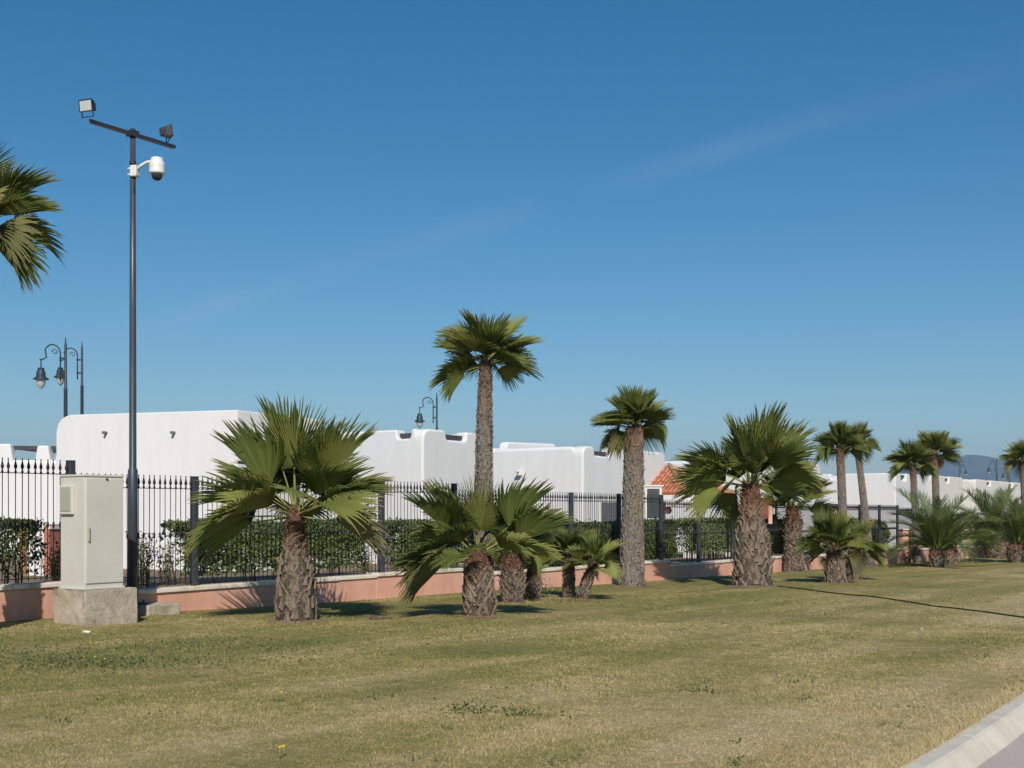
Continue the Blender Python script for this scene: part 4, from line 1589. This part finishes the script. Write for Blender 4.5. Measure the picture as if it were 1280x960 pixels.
def fan_palm(label, base_px, neck_px, widths, R_blade, seed, kind='mid', n=22, fronds=None, D=None, tall=False, size=0.13, stick=0.05, dens=1.0,
             el=(78, -30), lattice=None, group='fan palms on the lawn', extra=(), roll=0.35, prune=None, fibre_n=420, name='fan_palm', bias=0, inner_n=None, dead=()):
    b = on_lawn(*base_px) if D is None else at(base_px[0], base_px[1], D)
    if D is not None:
        b.z = lawn_z(b.x, b.y)
    while to_st(b.x, b.y)[1] > -0.55:
        b = at(base_px[0], base_px[1], b.y - 0.1)
        b.z = lawn_z(b.x, b.y)
    D = b.y
    t = at(neck_px[0], neck_px[1], D)
    H = t.z - b.z
    pxm = D / FPX
    palm = thing(name, label, 'palm tree', b, 0, group)
    prof = [(f, w * 0.9 * pxm / 2) for f, w in widths]
    lean = (t.x - b.x, 0.0)
    mt, bt = ('trunk_tall', 'boot_tall') if tall else ('trunk', 'boot')
    rad, cen = make_trunk(palm, H, prof, lean, seed, mt)
    boots(palm, H, rad, cen, seed + 1, size, stick, dens, bt, lattice=(0.15 if tall else 0.5) if lattice is None else lattice)
    fibre(palm, Vector((0, 0, 0.02)), rad(0.0) * 0.98, 0.0, 60, seed + 9)
    r = random.Random(seed + 5)
    r0 = rad(0.0)
    SV = [(0, 0, 0.03)]
    for ring, (k0, zz) in enumerate(((1.05, 0.03), (1.45, 0.004))):
        for j in range(22):
            th = 2 * math.pi * j / 22
            rr_ = r0 * k0 * (1 + (r.uniform(-.16, .22) if ring else 0))
            xx, yy = rr_ * math.cos(th), rr_ * math.sin(th)
            SV.append((xx, yy, lawn_z(b.x + xx, b.y + yy) - b.z + zz))
    SF_ = [(0, 1 + j, 1 + (j + 1) % 22) for j in range(22)] + [(1 + j, 23 + j, 23 + (j + 1) % 22, 1 + (j + 1) % 22) for j in range(22)]
    obj('soil_ring', mesh_np('soil_ring', np.array(SV), SF_, M['soil'], smooth=True), palm)
    neck = cen(1.0)
    fibre(palm, neck, rad(1.0) * 1.05, min(0.45, H * 0.25), fibre_n, seed + 2)
    rng = random.Random(seed + 3)
    if fronds is None:
        fronds = []
        for i in range(n):
            q = (i + 0.5) / n
            e = el[0] + (el[1] - el[0]) * q ** 0.9 + rng.uniform(-9, 9)
            a = i * 137.5 + rng.uniform(-14, 14) + seed * 37
            if e < 26 and 215 < a % 360 < 325:
                continue
            bl = 0 if e > 50 else (1 if e > 15 else (2 if e > -12 else 3))
            if rng.random() < 0.3:
                bl = min(3, bl + 1)
            fronds.append((a, e, rng.uniform(0.86, 1.08), bl, rng.randrange(4), rng.uniform(-roll, roll) * (2.2 if rng.random() < 0.3 else 1)))
    inner = [(j * 137.5 + seed * 11, 28 + 9 * (j % 6) + rng.uniform(-6, 6), rng.uniform(0.5, 0.72), 1, j % 4, rng.uniform(-.4, .4)) for j in range(len(fronds) // 4 if inner_n is None else inner_n)]
    for (a, e, sc, bl, v, ro) in list(fronds) + list(extra) + inner:
        d = azel(a, e)
        off = neck + Vector((d.x, d.y, 0)) * rad(1.0) * 0.55 + UP * (-0.12 + 0.16 * (e + 40) / 120)
        old = e < -3 and rng.random() < 0.28
        kd_ = kind if rng.random() < 0.6 else {'long': 'mid', 'mid': 'short', 'short': 'short'}[kind]
        place_frond(palm, fan(kd_, bl, v, 'frond_old' if old else 'frond'), off, d, R_blade * sc, ro)
    for k, (a, e, sc) in enumerate(dead):
        d = azel(a, e)
        place_frond(palm, fan('short', 2, k % 4, 'dead'), neck + Vector((d.x, d.y, 0)) * rad(1.0) * 0.7 - UP * 0.15, d, R_blade * sc, 0.3 * (k % 3 - 1), 'dead_frond')
    return palm, neck


# hero palm in front of the first house
W1 = [(0, 54), (0.3, 50), (0.45, 44), (0.55, 38), (0.68, 29), (0.85, 21), (1, 17)]
fan_palm('stout low palm with wide crown, nearest the cabinet', (370, 777), (369, 640), W1, 1.10, 101, 'mid', fronds=[
    # az, el, scale, bend, variant, roll
    (178, 48, 1.08, 0, 3, 0.2), (190, 76, 1.0, 0, 1, 0.3), (275, 80, 0.95, 0, 2, 0.0), (20, 62, 1.0, 0, 1, -0.2), (5, 50, 1.02, 0, 0, -0.3),
    (12, 24, 1.0, 1, 0, 0.2), (-48, 16, 0.95, 2, 2, 0.0), (-20, 40, 0.88, 1, 1, 0.3), (182, 18, 1.0, 1, 0, 0.2), (200, 2, 1.0, 2, 2, 0.1),
    (172, -6, 0.95, 2, 0, 0.0), (222, 20, 0.82, 2, 1, 0.0), (150, 35, 1.0, 1, 0, 0.0), (110, 45, 1.0, 1, 2, 0.0), (70, 50, 1.0, 1, 0, 0.0),
    (40, 25, 0.95, 1, 2, 0.0), (95, 10, 0.9, 2, 0, 0.0), (355, -4, 0.85, 2, 1, 0.0)], inner_n=2,
    size=0.135, stick=0.035, dens=1.15)

# palm off the left edge: only its crown reaches in
fan_palm('palm whose drooping crown enters at the left edge of the picture', (-38, 800), (-36, 276), [(0, 40), (0.1, 36), (0.9, 32), (1, 26)], 0.76, 211, 'mid', D=15.0, tall=True,
         fronds=[(8, 40, 1.0, 1, 0, 0.1), (350, 18, 1.04, 1, 1, -0.2), (15, 24, 1.0, 1, 2, 0.2), (330, -14, 1.0, 2, 3, 0.1), (5, -36, 0.92, 1, 1, -0.2), (345, -30, 0.95, 2, 1, 0.3), (30, 5, 0.95, 2, 2, 0),
                 (60, 40, 1, 1, 1, 0), (100, 60, 1, 0, 0, 0), (150, 40, 1, 1, 2, 0), (200, 50, 1, 1, 3, 0), (250, 40, 1, 1, 0, 0), (290, 60, 1, 0, 2, 0), (180, 0, 1, 2, 1, 0), (230, -10, 1, 2, 2, 0), (130, -5, 1, 2, 0, 0), (300, 10, 0.9, 2, 3, 0), (270, -20, 0.9, 3, 1, 0)])

# tall palm in the middle
W2 = [(0, 30), (0.06, 26), (0.3, 22), (0.62, 21), (0.82, 18.5), (0.93, 16), (1, 12)]
fan_palm('tallest palm, its grey trunk rising behind the low spreading palm', (603, 752), (607, 452), W2, 0.75, 307, 'mid', tall=True,  size=0.085, stick=0.028, n=21, el=(74, -8),
         extra=[(186, -14, 0.98, 1, 0, 0.1), (196, -24, 0.9, 2, 1, 0.2), (172, -8, 0.9, 1, 2, 0.0)])

# low spreading palm with latticed trunk
W3 = [(0, 40), (0.3, 43), (0.6, 38), (0.82, 28), (1, 20)]
fan_palm('low spreading palm with a criss-cross latticed trunk', (600, 771), (596, 690), W3, 0.93, 401, 'mid', fronds=[
    (195, 42, 1.0, 0, 2, 0.2), (170, 55, 0.95, 0, 0, 0.2), (270, 84, 0.9, 0, 1, 0.0), (300, 70, 0.8, 0, 0, 0.0), (2, 44, 1.05, 0, 3, -0.2),
    (-6, 22, 1.05, 0, 3, 0.0), (10, 32, 0.95, 1, 1, 0.2), (350, 8, 0.9, 1, 0, 0.0), (188, 2, 1.0, 1, 2, 0.2), (200, -8, 0.95, 2, 0, 0.1),
    (240, 8, 0.7, 2, 2, 0.0), (175, -14, 0.9, 2, 1, 0.0), (120, 40, 0.95, 1, 0, 0.0), (70, 45, 0.95, 1, 2, 0.0), (30, 15, 0.9, 1, 0, 0.0),
    (150, 20, 0.9, 1, 1, 0.0), (325, 20, 0.7, 2, 1, 0.0)], inner_n=2,
    size=0.15, stick=0.022, dens=1.0, lattice=0.85)
fan_palm('short palm with shaggy red brown trunk just right of the latticed one', (640, 754), (640, 694), [(0, 26), (0.4, 30), (0.85, 26), (1, 20)], 0.46, 433, 'mid', n=11, el=(80, -5), size=0.09, stick=0.06, dens=1.3, fibre_n=300)
fan_palm('smallest stubby palm with a tuft of thin leaves', (667, 750), (667, 712), [(0, 17), (0.5, 19), (1, 14)], 0.36, 455, 'mid', n=9, el=(82, 10), size=0.07, stick=0.05, dens=1.4)
fan_palm('slim upright small palm, left of a leaning twin', (711, 748), (711, 700), [(0, 15), (0.5, 15), (1, 12)], 0.52, 471, 'mid', n=13, el=(82, 8), size=0.07, stick=0.03)
fan_palm('small palm leaning right beside its upright twin', (728, 750), (741, 708), [(0, 16), (0.5, 15), (1, 11)], 0.48, 487, 'mid', n=11, el=(80, 5), size=0.07, stick=0.04)

# tall thick trunk
W7 = [(0, 37), (0.05, 33), (0.3, 29), (0.6, 26), (0.9, 24), (0.97, 22), (1, 17)]
fan_palm('tall palm with a thick straight fibrous trunk and compact crown', (790, 733), (793, 533), W7, 0.74, 503, 'short', tall=True, dead=[(200, -58, 0.6)], n=24, el=(84, -12), size=0.11, stick=0.018, dens=0.9,
         extra=[(190, -28, 0.9, 2, 1, 0.1), (200, -40, 0.8, 2, 0, 0.1)])

# biggest trunk
W8 = [(0, 56), (0.06, 52), (0.25, 50), (0.45, 43), (0.66, 32), (0.85, 24), (1, 18)]
fan_palm('big palm with bulging grey trunk and broad crown before the porch', (941, 733), (938, 605), W8, 1.27, 601, 'mid', n=19, el=(84, -14), inner_n=6, dead=[(10, -66, 0.5)], size=0.17, stick=0.05, dens=1.1,
         extra=[(176, 30, 1.0, 1, 0, 0.2), (186, 12, 1.0, 1, 1, 0.1), (4, 44, 1.05, 0, 1, -0.3), (330, 68, 1.05, 0, 3, -0.2), (200, -10, 0.9, 2, 2, 0.1)])
fan_palm('medium palm behind and right of the big bulging one, trunk at the wall', (993, 710), (990, 634), [(0, 27), (0.2, 24), (0.5, 22), (0.8, 18), (1, 13)], 1.12, 641, 'mid', n=19, el=(82, -10), size=0.11, stick=0.07, dens=1.2)
fan_palm('short palm with conical trunk, left one of two close together', (1044, 729), (1042, 686), [(0, 31), (0.3, 26), (1, 15)], 0.74, 661, 'mid', dead=[(190, -50, 0.5)], n=17, el=(80, -10), size=0.10, stick=0.035)
fan_palm('short palm with dark shaggy trunk, right one of two close together', (1067, 725), (1068, 690), [(0, 20), (0.5, 20), (1, 13)], 0.68, 671, 'mid', n=14, el=(70, -10), size=0.10, stick=0.05, dens=1.3, bias=1)
fan_palm('slim tall palm, left one of the pair with crowns touching', (1055, 707), (1050, 560), [(0, 14.4), (0.1, 11.4), (0.9, 9.9), (1, 6.8)], 0.76, 701, 'short', tall=True, n=25, el=(82, -12), size=0.065, stick=0.014)
fan_palm('slim tall leaning palm, right one of the pair with crowns touching', (1086, 706), (1071, 556), [(0, 18.2), (0.08, 15.2), (0.2, 9.9), (0.9, 7.6), (1, 6.1)], 0.66, 719, 'short', tall=True, n=25, el=(82, -12), size=0.065, stick=0.014)
fan_palm('slim tall palm in front of the cream house, no dead frond', (1146, 703), (1141, 582), [(0, 10.6), (0.1, 8.7), (0.9, 7.6), (1, 6.1)], 0.82, 733, 'short', tall=True, n=25, el=(82, -12), size=0.065, stick=0.014)
p15, nk15 = fan_palm('slim tall palm with an orange dead frond hanging below the crown', (1172, 701), (1168, 568), [(0, 11.4), (0.1, 9.1), (0.9, 8.4), (1, 6.8)], 0.86, 751, 'short', tall=True, n=25, el=(82, -12), size=0.065, stick=0.014)
for k, (a, e) in enumerate(((0, -32), (-12, -46), (10, -55))):
    place_frond(p15, fan('short', 2, k, 'dead'), nk15 + UP * -0.12, azel(a, e), 0.46, 0.2 * k, 'dead_frond')
fan_palm('tall palm cut by the right edge of the picture', (1283, 699), (1279, 576), [(0, 11.4), (0.1, 9.1), (0.9, 8.4), (1, 6.1)], 0.84, 769, 'short', tall=True, n=25, el=(82, -12), size=0.065, stick=0.014)
fan_palm('tiny bright fan palm at the foot of the feather palms', (1168, 704), (1168, 690), [(0, 10), (1, 8)], 0.72, 787, 'mid', n=9, el=(84, 20), size=0.08, stick=0.03)


def feather_palm(label, base_px, neck_px, w, L, seed, n=30):
    b = on_lawn(*base_px)
    D = b.y
    t = at(neck_px[0], neck_px[1], D)
    H = t.z - b.z
    pxm = D / FPX
    palm = thing('feather_palm', label, 'palm tree', b, 0, 'feather palms at the far wall')
    prof = [(0, w * 0.85 * pxm / 2), (0.35, w * pxm / 2), (0.75, w * 0.95 * pxm / 2), (1, w * 0.6 * pxm / 2)]
    rad, cen = make_trunk(palm, H, prof, (t.x - b.x, 0), seed, 'trunk')
    boots(palm, H, rad, cen, seed + 1, 0.16, 0.06, 1.1, 'boot', lattice=0.2)
    rng = random.Random(seed)
    neck = cen(1.0)
    for i in range(n):
        q = (i + 0.5) / n
        e = 86 - 66 * q ** 0.95 + rng.uniform(-6, 6)
        a = i * 137.5 + seed * 17 + rng.uniform(-10, 10)
        if e < 34 and 220 < a % 360 < 320:
            continue
        k = 0 if e > 72 else (1 if e > 50 else (2 if e > 22 else rng.choice((1, 2))))
        d = azel(a, e)
        place_frond(palm, FEATHER[k], neck + Vector((d.x, d.y, 0)) * rad(1) * 0.5, d, L * 1.1 * rng.uniform(0.8, 1.08), rng.uniform(-0.3, 0.3))


feather_palm('feather palm with pineapple stump, leftmost of the feather palms', (1172, 709), (1172, 687), 18, 2.25, 811, 26)
feather_palm('feather palm touching the right side of the leftmost feather palm', (1190, 706), (1189, 686), 19, 1.7, 823, 16)
feather_palm('feather palm with wide tilted stump, second from the right edge', (1248, 698), (1243, 674), 30, 2.5, 839, 30)
feather_palm('feather palm nearest the right edge of the picture', (1273, 703), (1272, 680), 25, 2.1, 853, 26)

# ------------------------------------------------------------------ hedges and shrubs
def leaves_mesh(name, centers, size, mat, seed, jitter=0.4):
    rng = np.random.default_rng(seed)
    n = len(centers)
    nrm = rng.normal(0, 1, (n, 3)); nrm[:, 2] = np.abs(nrm[:, 2]) * 0.8 + 0.1; nrm[:, 1] -= 0.35
    nrm /= np.linalg.norm(nrm, axis=1, keepdims=True)
    a = np.cross(nrm, rng.normal(0, 1, (n, 3))); a /= np.linalg.norm(a, axis=1, keepdims=True)
    b = np.cross(nrm, a)
    s = size * rng.uniform(1 - jitter, 1 + jitter, (n, 1))
    V = np.empty((n, 4, 3))
    V[:, 0] = centers - a * s
    V[:, 1] = centers + b * s * 0.48 + nrm * s * 0.12
    V[:, 2] = centers + a * s
    V[:, 3] = centers - b * s * 0.48 + nrm * s * 0.12
    F = np.arange(n * 4).reshape(-1, 4)
    r = np.repeat(rng.random(n), 4)
    return mesh_np(name, V.reshape(-1, 3), F, M[mat], {'rnd': r, 'rr': np.full(n * 4, 0.6)})


def hedge(label, i0, i1, ztop, zbot, t0, t1, seed, mat='hedge', leaf=0.042, dens=5200, stems=True, wob=0.10, group='clipped hedges behind the railing'):
    s0, s1 = i0 * STEP, i1 * STEP
    L = s1 - s0
    zg = lawn_st((s0 + s1) / 2) + 0.34
    h = thing('hedge', label, 'hedge', st(s0, 0, 0), FA, group)
    rng = np.random.default_rng(seed)
    W = t1 - t0
    n = int(dens * (L * (ztop - zbot) + L * W))
    # points concentrated near the faces of the box, with a lumpy outline
    x = rng.uniform(0, L, n); y = rng.uniform(0, 1, n); z = rng.uniform(0, 1, n)
    which = rng.random(n)
    y = np.where(which < 0.58, np.abs(rng.normal(0, 0.13, n)), y)
    z = np.where((which > 0.58) & (which < 0.85), 1 - np.abs(rng.normal(0, 0.08, n)), z)
    lump = np.sin(x * 2.3 + seed) * 0.5 + np.sin(x * 5.1 + z * 3) * 0.3 + np.sin(z * 7 + x * 1.3) * 0.3
    zt = ztop + lump * wob * 0.5 + np.sin(x * 9) * 0.02 + rng.normal(0, 0.018, n)
    ylo = t0 + lump * wob * 0.7
    ragged = rng.random(n)
    zz = zbot + (zt - zbot) * z
    if stems:
        # foliage thins out towards the foot
        keep = (z > 0.5 + 0.2 * np.sin(x * 1.9)) | (ragged < 0.12 + z * 0.9)
    else:
        keep = np.ones(n, bool)
    # ends rounded, gaps
    endr = np.minimum(x, L - x)
    keep &= (endr > 0.16) | (rng.random(n) < 0.55)
    gap = np.sin(x * 3.7 + 1.3 * seed) * np.sin(zz * 6 + x * 2.1)
    keep &= (gap < 0.93) | (rng.random(n) < 0.3)
    C = np.stack([x, ylo + W * y, zz], 1)[keep]
    # a few shoots above
    m = int(L * 10)
    xs = rng.uniform(0, L, m)
    sh = np.stack([xs, t0 + rng.uniform(0, W, m), ztop + rng.uniform(0.0, 0.14, m)], 1)
    C = np.concatenate([C, sh])
    obj('foliage', leaves_mesh('foliage', C, leaf, mat, seed), h)
    # stems
    r = random.Random(seed)
    b = MB()
    for k in range(int(L / 0.16)):
        xx = r.uniform(0.05, L - 0.05); yy = t0 + W * r.uniform(0.3, 0.7)
        x2 = xx + r.uniform(-0.2, 0.2)
        b.tube([(xx, yy, zg - 0.1), ((xx + x2) / 2 + r.uniform(-.04, .04), yy, (zg + ztop) / 2 - 0.2), (x2, yy + r.uniform(-.1, .1), ztop - 0.25)], [0.016, 0.011, 0.006], 5)
    tag(b.build('stems', M['stem'], h), kind='stuff')
    return h


hedge('loose light green hedge behind the railing at the left edge', -3.0, s_of(41, 0.9) / STEP, 1.42, 0.62, 0.45, 1.4, 5, 'shrub', 0.036, 2200, wob=0.3)
hedge('dark clipped hedge with bare brown stems behind the stout low palm', s_of(220, 0.7) / STEP, s_of(441, 0.7) / STEP, 1.40, 0.52, 0.35, 1.15, 6)
hedge('dark clipped hedge behind the low spreading palm', s_of(489, 0.7) / STEP, 5.2, 1.36, 0.50, 0.35, 1.2, 7, stems=False)
hedge('dark clipped hedge left of the thick straight trunk', 5.3, 7.35, 1.30, 0.35, 0.35, 1.2, 8, stems=False)
hedge('clipped hedge in front of the tiled porch, left of its column', 7.6, 8.75, 1.32, 0.3, 0.35, 1.2, 9, stems=False)
hedge('clipped hedge in front of the tiled porch, right of its column', 9.1, 11.0, 1.36, 0.35, 0.35, 1.2, 10)
hedge('very dark hedge between the big bulging palm and the medium one', 11.2, 12.9, 1.30, 0.2, 0.35, 1.3, 11, stems=False, wob=0.3)
hedge('very dark overgrown hedge by the terracotta pier', 14.6, 17.0, 1.25, 0.1, 0.5, 1.6, 12, stems=False, wob=0.4, dens=2200)
hedge('dark overgrown shrub behind the far board screen', 24.4, 27.5, 0.95, -0.4, 0.3, 1.6, 13, stems=False, wob=0.5, dens=1500)


def shrub(label, px, t, ztop, w, seed, mat='shrub', nst=9, leaf=0.026):
    s = s_of(px, t)
    zg = lawn_st(s) + 0.36
    p = st(s, t, zg)
    h = thing('garden_shrub', label, 'shrub', p, 0, 'loose shrubs behind the railing')
    r = random.Random(seed)
    b = MB(); C = []
    for k in range(nst):
        a = r.uniform(0, 6.28); l = r.uniform(0.1, 1) * w
        top = Vector((math.cos(a) * l, math.sin(a) * l, (ztop - zg) * r.uniform(0.55, 1.05)))
        mid = top * 0.5 + Vector((r.uniform(-.05, .05), 0, 0.05))
        b.tube([(0.05 * math.cos(a), 0.05 * math.sin(a), -0.05), mid, top], [0.009, 0.006, 0.003], 5)
        for q in range(44):
            u = r.uniform(0.25, 1.03)
            pt = mid * (1 - abs(2 * u - 1)) + (top * max(0, 2 * u - 1))
            C.append(tuple(pt + Vector((r.gauss(0, .05), r.gauss(0, .05), r.gauss(0, .04)))))
    tag(b.build('stems', M['stem'], h), kind='stuff')
    obj('foliage', leaves_mesh('foliage', np.array(C), leaf, mat, seed), h)


shrub('thin twiggy shrub just left of the grey cabinet', 64, 0.7, 1.15, 0.3, 21)
shrub('loose light shrub just right of the dark mast', 180, 0.6, 1.22, 0.34, 22, nst=14)
shrub('sparse upright shrub between the mast and the clipped hedge', 207, 0.7, 1.12, 0.22, 23, nst=7)
shrub('small shrub at the dark door beside the fence post', 458, 0.6, 0.98, 0.25, 24, 'hedge')

# ------------------------------------------------------------------ small things on the lawn
def build_small():
    # thin black hose lying across the lawn
    pts = []
    for (px, py) in ((966, 733), (1000, 736.5), (1040, 742), (1085, 746), (1120, 751), (1165, 758.5), (1200, 762), (1240, 767), (1283, 773), (1340, 780)):
        p = on_lawn(px, py)
        pts.append(p + UP * 0.03)
    fine = []
    for a, b in zip(pts, pts[1:]):
        for k in range(6):
            q = a.lerp(b, k / 6)
            q.z = lawn_z(q.x, q.y) + 0.016
            q += TB * 0.03 * math.sin(q.x * 2.3)
            fine.append(q)
    o = MB().tube(fine, 0.013, 6).build('hose', M['rubber'])
    tag(o, 'thin black hose lying across the lawn from the big palm', 'hose')

    # weedy patch with yellow and white flowers near the cabinet
    rng = np.random.default_rng(31)
    C = []
    for (px, py, n, sx, sy) in ((70, 826, 220, .35, .2), (120, 833, 700, .6, .18), (175, 826, 500, .7, .2), (240, 812, 450, .9, .25), (310, 806, 300, .8, .25), (20, 838, 220, .5, .2), (0, 818, 160, .3, .1), (600, 892, 150, .16, .09), (655, 896, 60, .1, .05), (668, 742, 900, .18, .18), (655, 748, 260, .2, .1), (645, 752, 220, .3, .08), (700, 752, 150, .3, .08), (880, 865, 60, .12, .05), (768, 728, 160, .25, .1), (820, 722, 120, .3, .1)):
        c = on_lawn(px, py)
        q = rng.normal(0, 1, (n, 3)) * np.array([sx, sy, 0.0])
        hgt = 0.11 if px not in (668,) else 0.34
        for w in q:
            x, y = c.x + w[0], c.y + w[1]
            C.append((x, y, lawn_z(x, y) + abs(rng.normal(0, 0.4)) * hgt))
    for k in range(150):
        d = 7 + 22 * rng.random() ** 1.3
        x = rng.uniform(-0.46, 0.46) * d
        if (x - K1.x) * KN.x + (d - K1.y) * KN.y > -0.15 or to_st(x, d)[1] > -0.2:
            continue
        for q in range(int(rng.integers(4, 14))):
            xx, yy = x + rng.normal(0, 0.06), d + rng.normal(0, 0.05)
            C.append((xx, yy, lawn_z(xx, yy) + abs(rng.normal(0, 0.018))))
    me = leaves_mesh('weeds', np.array(C), 0.017, 'weed', 32)
    tag(obj('weeds', me), 'broad leaved weeds growing in clumps on the lawn', 'weeds', kind='stuff')

    fl = MB()
    r = random.Random(9)
    spots = [(113, 811), (121, 809), (140, 809), (148, 810), (119, 830), (124, 834), (131, 834), (352, 878), (105, 829), (354, 948), (350, 950), (156, 829)]
    FLAB = ['small yellow flower, leftmost of the back row before the plinth', 'small yellow flower, second from left of the back row before the plinth',
            'small yellow flower, third from left of the back row before the plinth', 'small yellow flower, rightmost of the back row before the plinth',
            'small yellow flower, second from left in the front row of the weeds', 'small yellow flower, lowest in the front row of the weeds',
            'small yellow flower, second from right in the front row of the weeds', 'lone yellow flower on bare lawn below the stout palm',
            'small yellow flower, leftmost in the front row of the weeds', 'yellow flower nearest the camera, right one of a close pair',
            'yellow flower nearest the camera, left one of a close pair', 'small yellow flower, rightmost in the front row of the weeds']
    for k, (px, py) in enumerate(spots):
        p = on_lawn(px, py)
        z0 = 0.06 + r.uniform(-.02, .03)
        f = thing('lawn_flower', FLAB[k], 'flower', p, r.uniform(0, 6), 'small yellow flowers on the lawn')
        MB().tube([(0, 0, -0.01), (0.005, 0, z0)], 0.003, 5).build('stalk', M['petiole'], f)
        MB().lathe([(0, z0 - .004), (0.011, z0 + .002), (0.014, z0 + .008), (0.008, z0 + .011), (0, z0 + .009)], n=9).build('head', M['petal'], f)

    def lump(name, label, cat, px, py, sx, sy, sz, mat, seed):
        p = on_lawn(px, py)
        bm = bmesh.new()
        bmesh.ops.create_icosphere(bm, subdivisions=2, radius=1.0)
        rr = random.Random(seed)
        for v in bm.verts:
            k = 1 + rr.uniform(-.25, .2)
            v.co = Vector((v.co.x * sx * k, v.co.y * sy * k, v.co.z * sz * k))
        me = bpy.data.meshes.new(name); bm.to_mesh(me); bm.free(); me.materials.append(mat)
        o = obj(name, me, None, p + UP * sz * 0.4)
        tag(o, label, cat)
    lump('soil_clod', 'dark brown clod of soil lying right of the stout low palm', 'clod', 468, 775, 0.09, 0.07, 0.045, M['stone'], 1)
    lump('soil_clod', 'flat reddish soil scrape beside the dark clod', 'clod', 482, 774, 0.12, 0.06, 0.02, M['stone'], 2)
    lump('paper_scrap', 'small white scrap on the grass before the cabinet plinth', 'litter', 108, 791, 0.05, 0.03, 0.02, M['litter'], 3)
    lump('sprinkler_cap', 'tiny pale sprinkler cap on the lawn below the black hose', 'sprinkler', 1152, 788, 0.022, 0.022, 0.03, M['concrete'], 4)


build_small()

# ------------------------------------------------------------------ mountains and air
def build_mountains():
    D = 9000.0
    prof = [(-400, 628), (0, 628), (400, 626), (800, 622), (1000, 606), (1040, 603), (1075, 600), (1095, 591), (1110, 586), (1130, 583), (1150, 578), (1165, 577), (1185, 573), (1200, 568.5), (1215, 567), (1228, 569), (1238, 574), (1250, 573), (1265, 577), (1290, 580), (1330, 574), (1400, 585), (1550, 600), (1750, 618), (2000, 626)]
    rng = np.random.default_rng(3)
    nx, ny = 420, 26
    xs = np.linspace(prof[0][0], prof[-1][0], nx)
    ridge = np.interp(xs, [p[0] for p in prof], [p[1] for p in prof])

    def fbm(x, seed):
        r = np.random.default_rng(seed); o = 0; a = 1
        for k in range(6):
            o = o + a * np.sin(x * (0.012 * 2 ** k) + r.uniform(0, 6)); a *= 0.55
        return o
    V = []
    for b in range(ny):
        v = b / (ny - 1)            # 0 foot .. 1 behind ridge
        dep = D - 2600 + 3400 * v
        for a in range(nx):
            X = (xs[a] - 640) / FPX * D
            Hh = max(5, (HORIZON - ridge[a]) / FPX * D)
            prof_v = math.sin(min(1.0, v / 0.765) * math.pi / 2) ** 1.5 if v <= 0.765 else 1 - (v - 0.765) * 1.6
            spur = (fbm(np.array(xs[a] * 2.2 + v * 40), 1) * 0.5 + fbm(np.array(xs[a] * 5 - v * 90), 2) * 0.3)
            h = Hh * prof_v * (1 + 0.14 * float(spur) * math.sin(min(1, v / 0.765) * math.pi)) + Hh * 0.030 * float(fbm(np.array(xs[a] * 9.0), 5))
            V.append((X, dep + 120 * float(spur), h - 15))
    F = []
    for b in range(ny - 1):
        for a in range(nx - 1):
            i = b * nx + a
            F.append((i, i + 1, i + nx + 1, i + nx))
    tag(obj('mountains', mesh_np('mountains', np.array(V), np.array(F), M['mountain'], smooth=True)), kind='structure')


build_mountains()


def build_haze():
    m = bpy.data.materials.new('haze_air'); m.use_nodes = True
    nt = m.node_tree
    for n in list(nt.nodes):
        nt.nodes.remove(n)
    o = nt.nodes.new('ShaderNodeOutputMaterial')
    v = nt.nodes.new('ShaderNodeVolumePrincipled')
    v.inputs['Color'].default_value = (0.44, 0.71, 1.0, 1)
    v.inputs['Density'].default_value = 9.5e-5
    v.inputs['Anisotropy'].default_value = 0.0
    nt.links.new(v.outputs[0], o.inputs['Volume'])
    b = MB().box((0, 5400, 300), (24000, 11800, 607.2))
    ob = b.build('haze', m)
    tag(ob, 'thin blue air between the houses and the mountain', 'haze', kind='stuff')


build_haze()
